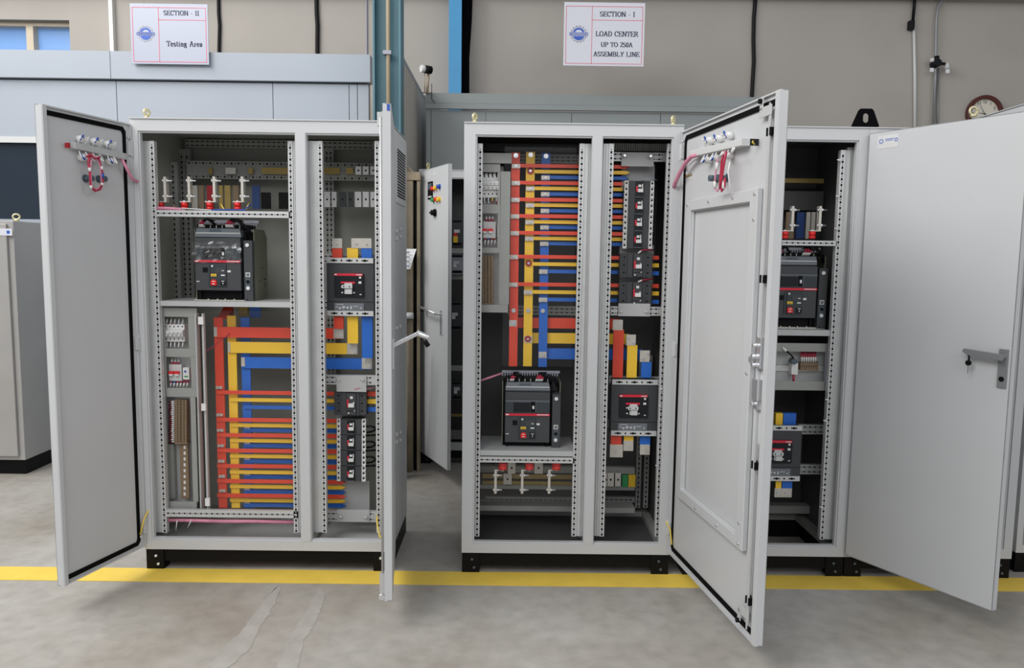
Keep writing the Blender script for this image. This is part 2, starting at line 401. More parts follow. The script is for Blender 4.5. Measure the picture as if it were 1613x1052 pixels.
# left booth: fascia, panels, dark window
BY = 2.05
bx0 = -6.0; bx1 = P(583.5, 150, BY).x; zt = P(300, 84, BY).z; zf = P(300, 127, BY).z
t = bpy.data.objects.new('wall_left', None); COL.objects.link(t); t.location = ((bx0+bx1)/2, BY, 0); t['kind'] = 'structure'
q = MB(); j = P(178, 110, BY).x; q.box(bx0, BY-.035, zf, j-.002, BY+.06, zt); q.box(j+.002, BY-.035, zf, bx1+.005, BY+.06, zt); q.build('fascia', 'booth', t, t.location)
q = MB(); zs = P(20, 222, BY).z; zb = P(20, 345, BY).z
xs = [bx0, P(184, 160, BY).x, P(430, 160, BY).x, P(550, 160, BY).x, P(563, 160, BY).x, P(581, 160, BY).x]
for a, b in zip(xs[1:-1], xs[2:]): q.box(a+.0025, BY, 0, b-.0025, BY+.05, zf-.01)
wl0, wl1 = P(-60, 280, BY).x, P(90, 280, BY).x
q.box(bx0, BY, zs, xs[1]-.0025, BY+.05, zf-.01); q.box(bx0, BY, 0, xs[1]-.0025, BY+.05, zb); q.box(wl1, BY, zb, xs[1]-.0025, BY+.05, zs); q.box(bx0, BY, zb, wl0, BY+.05, zs)
q.build('wall_panels', 'booth', t, t.location)
q = MB(); q.box(wl0, BY-.008, zs-.012, wl1, BY, zs+.03); q.build('window_head', 'offw', t, t.location)
q = MB(); q.box(wl0, BY+.03, zb, wl1, BY+.04, zs); q.build('dark_glass', 'boothglass', t, t.location)
q = MB(); q.box(bx0, BY+.06, 0, bx1-.02, BY+.1, zt-.05); q.build('backing', 'black', t, t.location)

# right booth
B2 = 2.62
x0 = P(671, 200, B2).x; x1 = P(1238, 200, B2).x; z0 = P(900, 150, B2).z; z1 = P(900, 166, B2).z; z2 = P(900, 175, B2).z
t = bpy.data.objects.new('wall_right', None); COL.objects.link(t); t.location = ((x0+x1)/2, B2, 0); t['kind'] = 'structure'
q = MB(); q.box(x0, B2-.02, z1, x1, B2+.06, z0); q.box(x0, B2-.035, z2, x1, B2-.0, z1-.004); q.build('fascia', 'booth2', t, t.location)
q = MB(); xs = [x0, P(679, 200, B2).x, P(765, 200, B2).x, P(900, 200, B2).x, P(1040, 200, B2).x, x1]
for a, b in zip(xs[:-1], xs[1:]): q.box(a+.002, B2, 0, b-.002, B2+.05, z2-.006)
q.build('wall_panels', 'booth2', t, t.location)

# camera bracket on booth corner
a = P(671, 147, 2.60)
t = thing('security_camera', a, 'small white and black camera on a thin bracket above the beige partition', 'camera')
q = MB(); c = P(663, 108, 2.55); q.cyl(c, c+Vector((.03, .02, 0)), .028, 14); q.build('camera_body', 'white', t, t.location, bevel=.003)
q = MB(); c = P(670, 109, 2.55); q.cyl(c, c+Vector((.04, .03, 0)), .03, 14); q.build('lens_hood', 'black', t, t.location)
q = MB(); q.cyl(P(675, 112, 2.58), P(673, 146, 2.58), .010, 8); q.cyl(P(669, 115, 2.57), P(669, 146, 2.57), .004, 6); q.cyl(P(664, 146, 2.58), P(680, 146, 2.58), .004, 6); q.build('bracket', 'tan', t, t.location)
q = MB(); q.tube([P(680, 132, 2.57), P(680, 156, 2.57), P(685, 162, 2.57)], .003, 6); q.build('wire', 'wblack', t, t.location)

# yellow floor line
q = MB(); q.box(-8.5, -.139, .0005, 8.5, .010, .0025)
solo(q, 'floor_line', 'line', 'yellow painted line on the concrete floor in front of the cabinets', 'floor marking', 'floor line')
# two pale patched scars
for pts, lab in (([(441, 924), (428, 928), (405, 960), (375, 1000), (350, 1020), (330, 1050), (352, 1060), (395, 1020), (412, 985), (435, 950)], 'left of the two pale patched cracks in the floor below the yellow line'),
                 ([(503, 926), (495, 940), (470, 980), (450, 1015), (430, 1060), (465, 1060), (478, 1010), (495, 985), (505, 960), (512, 936)], 'right of the two pale patched cracks in the floor below the yellow line')):
    g = [G(x, y) for x, y in pts]
    fine = []
    for i in range(len(g)):
        a, b = g[i], g[(i+1) % len(g)]
        for k in range(6): p = a.lerp(b, k/6); fine.append((p.x+random.uniform(-.006, .006), p.y+random.uniform(-.012, .012)))
    q = MB(); q.prism(list(reversed(fine)), .0004, .0014, 'z'); solo(q, 'floor_patch', 'scar', lab, 'floor patch')

# ================================================================== hanging signs
SER = {}
def _g(ch, w, *st): SER[ch] = (w, st)
def arc(cx, cz, rx, rz, a0, a1, n=10): return [(cx+rx*math.cos(math.radians(a0+(a1-a0)*i/n)), cz+rz*math.sin(math.radians(a0+(a1-a0)*i/n))) for i in range(n+1)]
_g('S', .56, arc(.28, .74, .22, .24, 20, 270), arc(.28, .26, .22, .24, 90, -160))
_g('E', .62, [(.12, 0), (.12, 1)], [(.02, 1), (.56, 1), (.56, .84)], [(.02, 0), (.58, 0), (.58, .18)], [(.12, .52), (.42, .52)], [(.42, .42), (.42, .62)])
_g('C', .68, arc(.36, .5, .3, .5, 40, 320), [(.6, .98), (.6, .72)])
_g('T', .62, [(.31, 0), (.31, 1)], [(.02, .8), (.02, 1), (.6, 1), (.6, .8)], [(.2, 0), (.42, 0)])
_g('I', .34, [(.17, 0), (.17, 1)], [(.05, 0), (.29, 0)], [(.05, 1), (.29, 1)])
_g('O', .74, arc(.37, .5, .31, .5, 0, 360, 18))
_g('N', .74, [(.12, 0), (.12, 1)], [(.12, 1), (.62, 0)], [(.62, 0), (.62, 1)], [(.02, 0), (.24, 0)], [(.02, 1), (.16, 1)], [(.52, 1), (.72, 1)])
_g('-', .4, [(.06, .38), (.34, .38)])
_g('L', .6, [(.12, 0), (.12, 1)], [(.02, 1), (.24, 1)], [(.02, 0), (.56, 0), (.56, .22)])
_g('A', .72, [(.08, 0), (.36, 1)], [(.36, 1), (.62, 0)], [(.18, .34), (.54, .34)], [(0, 0), (.2, 0)], [(.5, 0), (.72, 0)])
_g('D', .7, [(.12, 0), (.12, 1)], [(.02, 1), (.3, 1)]+arc(.3, .5, .32, .5, 90, -90)+[(.02, 0)])
_g('R', .7, [(.12, 0), (.12, 1)], [(.02, 1), (.34, 1)]+arc(.34, .76, .2, .24, 90, -90)+[(.12, .52)], [(.34, .52), (.62, 0), (.7, 0)], [(.02, 0), (.24, 0)])
_g('U', .72, [(.12, 1), (.12, .3)]+arc(.36, .3, .24, .3, 180, 360)+[(.6, 1)], [(.02, 1), (.24, 1)], [(.5, 1), (.72, 1)])
_g('P', .62, [(.12, 0), (.12, 1)], [(.02, 1), (.34, 1)]+arc(.34, .74, .22, .26, 90, -90)+[(.12, .48)], [(.02, 0), (.24, 0)])
_g('2', .5, arc(.25, .74, .2, .26, 160, -20)+[(.04, .02), (.46, .02), (.48, .16)])
_g('5', .5, [(.44, 1), (.14, 1), (.1, .56)]+arc(.22, .3, .22, .3, 90, -150))
_g('0', .5, arc(.25, .5, .19, .5, 0, 360, 16))
_g('M', .9, [(.12, 0), (.12, 1)], [(.12, 1), (.44, .05)], [(.44, .05), (.76, 1)], [(.76, 1), (.76, 0)], [(.02, 0), (.24, 0)], [(.66, 0), (.88, 0)], [(.02, 1), (.14, 1)], [(.76, 1), (.88, 1)])
_g('B', .66, [(.12, 0), (.12, 1)], [(.02, 1), (.34, 1)]+arc(.34, .76, .18, .24, 90, -90)+[(.12, .52)], [(.34, .52)]+arc(.36, .26, .22, .26, 90, -90)+[(.02, 0)])
_g('Y', .7, [(.35, 0), (.35, .48)], [(.1, 1), (.35, .48)], [(.62, 1), (.35, .48)], [(.24, 0), (.46, 0)], [(0, 1), (.2, 1)], [(.52, 1), (.72, 1)])
_g('H', .76, [(.12, 0), (.12, 1)], [(.64, 0), (.64, 1)], [(.12, .52), (.64, .52)], [(.02, 0), (.24, 0)], [(.02, 1), (.24, 1)], [(.54, 0), (.76, 0)], [(.54, 1), (.76, 1)])
_g('e', .44, [(.06, .36), (.38, .36)]+arc(.22, .33, .17, .33, 10, 320))
_g('s', .38, arc(.19, .49, .13, .16, 30, 270, 8), arc(.19, .17, .13, .17, 90, -150, 8))
_g('t', .32, [(.14, .9), (.14, .12), (.24, .02), (.3, .06)], [(.02, .64), (.28, .64)])
_g('i', .28, [(.14, 0), (.14, .64)], [(.04, 0), (.24, 0)], [(.04, .64), (.14, .64)], [(.13, .86), (.15, .92)])
_g('n', .52, [(.12, 0), (.12, .64)], [(.12, .48)]+arc(.26, .46, .14, .18, 150, 0, 6)+[(.4, 0)], [(.02, 0), (.22, 0)], [(.32, 0), (.5, 0)])
_g('g', .46, arc(.2, .42, .14, .22, 0, 360, 12), [(.3, .6), (.44, .62)], [(.14, .2), (.12, .1), (.34, .06)]+arc(.22, -.1, .18, .15, 40, -220, 10))
_g('r', .38, [(.12, 0), (.12, .64)], [(.12, .46), (.22, .62), (.34, .6)], [(.02, 0), (.24, 0)])
_g('a', .44, [(.08, .52)]+arc(.2, .48, .12, .16, 140, 0, 6)+[(.32, .06), (.4, .04)], arc(.2, .18, .14, .18, 60, 300, 10))
_g(' ', .34)
def serif(mb, txt, cx, z, h, y, sp=.06):
    SX = 1.2; tw = (sum(SER[c][0]+sp for c in txt)-sp)*SX; x = cx-tw*h/2
    for c in txt:
        wd, st = SER[c]
        for pl in st:
            for (p, q) in zip(pl[:-1], pl[1:]):
                dx, dz = q[0]-p[0], q[1]-p[1]; L = math.hypot(dx, dz) or 1e-6
                th = (.07+.13*abs(dz)/L)*h/2      # thick stems, thin crossbars
                nx, nz = -dz/L*th, dx/L*th*1.0; e = .02
                a = (p[0]-dx/L*e, p[1]-dz/L*e); b = (q[0]+dx/L*e, q[1]+dz/L*e)
                bi = len(mb.v)
                for (u, v, s_) in ((a[0], a[1], 1), (a[0], a[1], -1), (b[0], b[1], -1), (b[0], b[1], 1)):
                    mb.v.append((x+u*h*SX+nx*s_, y, z+v*h+nz*s_))
                mb.face([bi, bi+1, bi+2, bi+3])
        x += (wd+sp)*h*SX
def sign(x0, y0, x1, y1, Y, lines, label, split, hsplit, bm):
    A, B, C, D = rect(x0, y0, x1, y1, Y); W = B-A; Hh = D-C
    t = thing('hanging_sign', ((A+B)/2, Y, C), label, 'sign', None)
    q = MB(); q.box(A, Y, C, B, Y+.006, D); q.build('board', bm, t, t.location)
    q = MB(); y = Y-.0012; m_ = W*.025; lw = .0035
    q.rring(A+m_, C+m_, B-m_, D-m_*1.8, lw, lw, lw, lw, y, Y)
    sx = A+W*split; hz = D-Hh*hsplit
    q.box(sx, y, C+m_, sx+lw, Y, D-m_*1.8); q.box(sx, y, hz, B-m_, Y, hz+lw); q.build('red_border', 'signred', t, t.location)
    for (tx, cx, cz, h) in lines: q = MB(); serif(q, tx, A+W*cx, D-Hh*cz-h*Hh/2, h*Hh, Y-.0015); q.build('lettering', 'ink', t, t.location)
    lx, lz = (A+m_+sx)/2, C+Hh*.50; R = W*.105
    lg = MB(); n = 14; o = []; i_ = []
    for k in range(n*4):
        an = 2*math.pi*k/(n*4); rr = R*(1.0 if k % 4 in (0, 1) else .88); o.append((lx+rr*math.cos(an), lz+rr*math.sin(an))); i_.append((lx+R*.82*math.cos(an), lz+R*.82*math.sin(an)))
    lg.ring(o, i_, Y-.0015, Y); lg.build('gear_emblem', 'logog', t, t.location)
    lg = MB(); R2 = R*.72
    for a0, a1, rr in ((200, 340, R2), ):
        lg.prism([(lx+rr*math.cos(math.radians(a)), lz+rr*math.sin(math.radians(a))) for a in range(a1, a0-1, -10)], Y-.002, Y)
    up = [(lx+R2*math.cos(math.radians(a)), lz+R2*math.sin(math.radians(a))) for a in range(20, 161, 10)]
    dn = [(lx+R2*.62*math.cos(math.radians(a)), lz+R2*.1+R2*.62*math.sin(math.radians(a))) for a in range(160, 19, -10)]
    lg.prism((up+dn)[::-1], Y-.002, Y)
    lg.rring(lx-R*1.08, lz-R*.17, lx+R*1.08, lz+R*.17, R*.05, R*.05, R*.05, R*.05, Y-.003, Y)
    for k in range(9): lg.box(lx-R*.85+k*R*.19, Y-.003, lz-R*.05, lx-R*.85+k*R*.19+R*.12, Y, lz+R*.05)
    lg.build('blue_emblem', 'logob', t, t.location)
    q = MB()
    for k in (.18, .82): q.cyl((A+W*k, Y+.003, D-.012), (A+W*k+.01, Y+.003, 5.6), .0022, 6)
    q.build('hanging_wire', 'steel', t, t.location)
    return t
s2 = sign(206, 6, 328, 101, 1.985, [('SECTION - II', .66, .15, .075), ('Testing Area', .69, .66, .085)], 'hanging white sign reading Section II Testing Area, over the left booth', .36, .27, 'sign2')
s1 = sign(888, 4, 1015, 104, 2.3, [('SECTION - I', .66, .18, .075), ('LOAD CENTER', .66, .49, .075), ('UP TO 250A', .66, .66, .07), ('ASSEMBLY LINE', .66, .81, .072)], 'hanging white sign reading Section I Load Center up to 250A Assembly Line', .345, .28, 'sign')

# ================================================================== cabinet shells
def cabinet(name, label, X0, X1, Y0, dep, z1, fr, dividers=(), back='inside', liner='inside', eyes=(), cat='electrical cabinet', outer='paint', gland=None):
    fl, fb, frr, ft = fr; z0 = .1
    root = thing(name, ((X0+X1)/2, Y0+dep/2, 0), label, cat); org = root.location
    q = MB(); q.rring(X0, z0, X1, z1, fl, fb, frr, ft, Y0, Y0+.012); q.rring(X0+fl-.002, z0+fb-.002, X1-frr+.002, z1-ft+.002, .009, .009, .009, .009, Y0+.007, Y0+.03)
    q.rring(X0, z0, X1, z1, .004, .004, .004, .004, Y0+.012, Y0+.03)
    for a, b in dividers: q.box(a, Y0+.002, z0+fb-.004, b, Y0+.035, z1-ft+.004); q.box(a+.004, Y0-.002, z0+fb, b-.004, Y0+.002, z1-ft)
    q.build('front_frame', outer, root, org)
    for s, xa, xb in (('l', X0, X0+.004), ('r', X1-.004, X1)):
        q = MB(); q.box(xa, Y0+.03, z0, xb, Y0+dep, z1); q.mt(1)
        if s == 'l': q.box(xb, Y0+.031, z0, xb+.003, Y0+dep-.004, z1-.004)
        else: q.box(xa-.003, Y0+.031, z0, xa, Y0+dep-.004, z1-.004)
        q.build('side_panel', [outer, liner], root, org)
    q = MB(); q.box(X0, Y0+dep, z0, X1, Y0+dep+.004, z1); q.mt(1); q.box(X0+.005, Y0+dep-.003, z0, X1-.005, Y0+dep, z1-.005); q.build('back_panel', [outer, back], root, org)
    q = MB(); q.box(X0, Y0+.012, z1-.004, X1, Y0+dep, z1); q.box(X0, Y0-.006, z1, X1, Y0+dep, z1+.005); q.mt(1); q.box(X0+.006, Y0+.031, z1-.008, X1-.006, Y0+dep-.005, z1-.004); q.build('roof', [outer, liner], root, org)
    q = MB(); q.rring(X0+.005, Y0+.03, X1-.005, Y0+dep-.004, .04, .04, .04, .04, z0, z0+.035, 'z')
    for a, b in dividers: q.box((a+b)/2-.02, Y0+.03, z0, (a+b)/2+.02, Y0+dep-.01, z0+.03)
    q.build('base_frame', 'ctrl', root, org)
    if gland:
        q = MB(); q.box(X0+.04, Y0+.12, z0+.006, X1-.04, Y0+dep-.04, z0+.009); q.build('gland_plate', gland, root, org)
    q = MB(); q.box(X0+.004, Y0+.012, .038, X1-.004, Y0+.03, z0); q.box(X0+.004, Y0+dep-.03, .0, X1-.004, Y0+dep-.01, z0)
    q.box(X0+.002, Y0+.03, 0, X0+.012, Y0+dep-.01, z0); q.box(X1-.012, Y0+.03, 0, X1-.002, Y0+dep-.01, z0)
    for a, b in ((X0+.002, X0+.085), (X1-.085, X1-.002)): q.box(a, Y0+.004, 0, b, Y0+.012, z0); q.box(a+.01, Y0+.012, 0, b, Y0+.07, .03)
    q.build('plinth', 'black', root, org, bevel=.002)
    for a in (X0+.05, X1-.05):
        for zz in (.068, .028): q = MB(); q.cyl((a+.01*(zz < .05), Y0+.004, zz), (a+.01*(zz < .05), Y0-.003, zz), .006, 10); q.build('plinth_bolt', 'white' if gland == 'plate' else 'slate', root, org)
    for ex, ey in eyes:
        q = MB(); q.cyl((ex, Y0+ey, z1+.004), (ex, Y0+ey, z1+.014), .015, 14); q.cyl((ex, Y0+ey, z1+.012), (ex, Y0+ey, z1+.022), .009, 10)
        n = 16; c = Vector((ex, Y0+ey, z1+.036)); an = .9
        q.tube([c+Vector((math.cos(an)*.012*math.cos(2*math.pi*k/n), math.sin(an)*.012*math.cos(2*math.pi*k/n), .013*math.sin(2*math.pi*k/n))) for k in range(n+1)], .0062, 8)
        q.build('lifting_eye', 'brass', root, org)
    return root
def post(root, hx, p0, p1, yref, yt=222, yb=839, Y=.05):
    """punched upright: hole column at pixel hx, plain web from p0 to p1 (height yref)"""
    zt, zb = P(hx, yt, Y).z, P(hx, yb, Y).z
    X = P(hx, yref, Y).x; q = MB(); q.strip(X-.011, X+.011, zb, zt, Y, True, depth=.028)
    a, b = P(p0, yref, Y).x, P(p1, yref, Y).x
    if a > X: a = X+.011
    else: b = X-.011
    q.box(a, Y+.006, zb, b, Y+.05, zt)
    m_ = a+(b-a)*.45; q.box(m_, Y+.001, zb, m_+.004, Y+.006, zt)
    q.build('punched_upright', ['zinc', 'black'], root, root.location)
def rail(root, x0, y0, x1, y1, Y, rows=(.5,), m='zinc', big=(.0065, .0125), name='punched_rail', pitch=.0262):
    a, b, c, d = rect(x0, y0, x1, y1, Y); q = MB(); q.strip(a, b, c, d, Y, False, rows=rows, big=(big[0], big[1]), depth=.022, pitch=pitch)
    q.build(name, [m, 'black'], root, root.location)
def vrail(root, x0, y0, x1, y1, Y, rows=(.3, .7), m='ctrl'):
    a, b, c, d = rect(x0, y0, x1, y1, Y); q = MB(); q.strip(a, b, c, d, Y, True, rows=rows); q.build('rear_upright', [m, 'black'], root, root.location)
def part(root, name, m, *boxes):
    for bx in boxes: q = MB(); rbox(q, *bx); o = q.build(name, m, root, root.location)
    return o

LL, LR, CL, CR = -1.7174, -.5494, -.2137, .7765
DEP = .56
d1 = (P(468.5, 500, 0).x, P(486, 500, 0).x)
cab1 = cabinet('switchgear_cabinet', 'wide open grey cabinet at left with two open doors and red, yellow, blue busbars', LL, LR, 0, DEP, 2.1, (.034, .047, .034, .053), (d1,), gland='plate', eyes=((LL+.055, .05), (LR-.04, .05)))
d2 = (P(926.5, 500, 0).x, P(943.5, 500, 0).x)
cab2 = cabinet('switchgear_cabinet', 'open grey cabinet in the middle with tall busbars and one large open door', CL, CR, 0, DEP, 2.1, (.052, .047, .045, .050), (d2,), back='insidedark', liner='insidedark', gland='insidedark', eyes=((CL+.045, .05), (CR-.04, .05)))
X4a, X4b = .84, P(1352, 500, 0).x
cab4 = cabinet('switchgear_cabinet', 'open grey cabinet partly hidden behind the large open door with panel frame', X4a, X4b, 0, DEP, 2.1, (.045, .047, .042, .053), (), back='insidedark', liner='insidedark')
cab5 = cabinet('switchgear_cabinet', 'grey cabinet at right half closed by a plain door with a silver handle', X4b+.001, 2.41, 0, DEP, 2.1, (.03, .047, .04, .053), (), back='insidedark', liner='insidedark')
cab6 = cabinet('switchgear_cabinet', 'tall grey cabinet at the right edge of the picture behind the plain door', 2.483, 3.25, .08, .72, 2.27, (.03, .04, .03, .04), (), eyes=())
q = MB(); q.box(2.515, .075, .145, 3.22, .088, 2.225); q.build('door', 'paint', cab6, cab6.location, bevel=.003)
q = MB(); a = P(1533, 192, .62); c = P(1533, 181, .62); n = 16
q.cyl((a.x, .62, 2.272), (a.x, .62, 2.285), .017, 14)
q.tube([(c.x+.02*math.cos(2*math.pi*k/n), .62, 2.303+.02*math.sin(2*math.pi*k/n)) for k in range(n+1)], .006, 8); q.build('lifting_eye', 'brass', cab6, cab6.location)

# lifting bracket on cabinet 4/5 seam
a = [(1342, 203), (1384, 205), (1373, 176), (1353, 175)]; pts = [P(x, y, .03) for x, y in a]; zz = 2.105
Xc = (pts[0].x+pts[1].x)/2; q = MB()
o = [(Xc-.063, zz), (Xc+.063, zz), (Xc+.063, zz+.010), (Xc+.031, zz+.088), (Xc-.031, zz+.088), (Xc-.063, zz+.010)]
oo = []
for k in range(24):
    an = 2*math.pi*k/24-math.pi/2; dx, dz = math.cos(an), math.sin(an)
    # ray from slot centre to the outline
    best = 9
    for i in range(6):
        (x1_, z1_), (x2_, z2_) = o[i], o[(i+1) % 6]; ex, ez = x2_-x1_, z2_-z1_; den = dx*ez-dz*ex
        if abs(den) < 1e-9: continue
        px_, pz_ = x1_-Xc, z1_-(zz+.046); tt = (px_*ez-pz_*ex)/den; ss = (px_*dz-pz_*dx)/den
        if tt > 0 and -1e-6 <= ss <= 1+1e-6: best = min(best, tt)
    oo.append((Xc+dx*best, zz+.046+dz*best))
ii = [(Xc+.013*math.cos(2*math.pi*k/24-math.pi/2), zz+.046+.013*math.sin(2*math.pi*k/24-math.pi/2)+(.008 if math.sin(2*math.pi*k/24-math.pi/2) > 0 else -.008)) for k in range(24)]
q.ring(oo, ii, .03, .036)
solo(q, 'lifting_bracket', 'lug', 'black trapezoid lifting lug with an oval hole on top of the right cabinets', 'lifting lug')

# side of cabinet 1: vent and fixings
def onX(x, y, X): d = ray(x, y); return CAMP + d*(X/d.x)
XR = LR+.0005
va, vb = onX(623, 232, XR), onX(637, 320, XR); ya, yb_ = va.y, onX(637, 250, XR).y
q = MB(); zt_, zb_ = onX(630, 232, XR).z, onX(630, 322, XR).z
q.box(XR, ya, zb_, XR+.004, yb_+.02, zt_); q.mt(1)
nl = 17
for k in range(nl):
    z = zb_+.035+(zt_-zb_-.06)*k/(nl-1); q.box(XR+.0038, ya+.03, z-.004, XR+.0055, yb_-.0, z+.004)
q.build('vent_grille', ['paint', 'black'], cab1, cab1.location)
for yy in (370, 690, 523):
    for dx in ((0, 1)):
        for dz in ((0, 1) if yy != 523 else (0,)):
            q = MB(); a = onX(624+dx*6, yy-6+dz*12-dx*3, XR); q.cyl((XR-.001, a.y, a.z), (XR+.009, a.y, a.z), .012, 12, .009); q.build('panel_fixing', 'paint', cab1, cab1.location)

# ---------------- uprights and rails
for a in ((248, 224, 243, 500), (461.5, 465, 469, 520), (507, 488.5, 503, 500), (595, 599, 606, 500)): post(cab1, a[0], a[1], a[2], a[3])
for a in ((754.5, 744, 750, 480), (911.5, 916, 926, 480), (957, 945, 953, 480), (1047, 1051, 1060, 480)): post(cab2, *a, yt=226, yb=845)
for a in ((1314, 1317, 1333, 500), (1114, 1096, 1110, 500)): post(cab4, *a, yt=236, yb=850)
part(cab4, 'side_channel', 'inside', (1318, 232, 1345, 850, .06, .02))
RB = DEP-.06
rail(cab1, 292, 221, 590, 234, RB, rows=(.25, .75), m='ctrl')
rail(cab1, 294, 255, 590, 283, RB-.06, rows=(.12, .88), m='ctrl', big=(.009, .009), pitch=.036)
vrail(cab1, 283, 235, 303, 474, RB); vrail(cab1, 512, 235, 527, 600, RB)
vrail(cab1, 268, 255, 282, 470, RB-.1, rows=(.5,))
rail(cab1, 246, 332, 457, 342, .05)
rail(cab1, 262, 804, 470, 815, .05)
rail(cab1, 512, 591, 592, 606, .16, rows=(.25, .75)); rail(cab1, 514, 805, 594, 822, .16, rows=(.25, .75)); rail(cab1, 510, 400, 592, 416, .22, rows=(.25, .75)); rail(cab1, 511, 473, 592, 489, .22, rows=(.25, .75))
part(cab1, 'shelf', 'plate', (248, 475, 458, 483, .06, .30))
rail(cab2, 756, 720.5, 905, 729, .05); rail(cab2, 800, 243, 914, 257, .30, rows=(.3, .7), m='ctrl'); rail(cab2, 966, 240, 1050, 254, .18, rows=(.25, .75))
rail(cab2, 962, 483, 1046, 497, .16, rows=(.25, .75)); rail(cab2, 960, 593, 1044, 606, .22, rows=(.25, .75)); rail(cab2, 958, 662, 1040, 674, .22, rows=(.25, .75)); rail(cab2, 800, 482, 912, 496, .32, rows=(.3, .7), m='ctrl')
part(cab2, 'shelf', 'plate', (755, 710, 906, 718, .06, .30)); part(cab2, 'rear_shelf', 'ctrl', (752, 797, 912, 805, .30, .1), (950, 800, 1000, 808, .30, .1))
rail(cab2, 765, 783, 908, 791, RB, m='ctrl'); rail(cab2, 945, 783, 1000, 791, RB, m='ctrl'); vrail(cab2, 1004, 560, 1012, 800, RB, rows=(.5,)); vrail(cab2, 1017, 560, 1024, 800, RB-.03, rows=(.5,))
rail(cab4, 1112, 378, 1318, 386, .05); rail(cab4, 1092, 668, 1303, 683, .24, rows=(.25, .75)); rail(cab4, 1092, 731, 1300, 746, .24, rows=(.25, .75))
part(cab4, 'shelf', 'plate', (1112, 519, 1308, 528, .06, .30)); part(cab4, 'rear_shelf', 'ctrl', (1075, 796, 1285, 808, .42, .06))
part(cab4, 'busbar_support', 'gold', (1072, 280, 1298, 287, .40, .01))
part(cab4, 'rear_channel', 'insidedark', (1072, 300, 1297, 330, .42, .03))

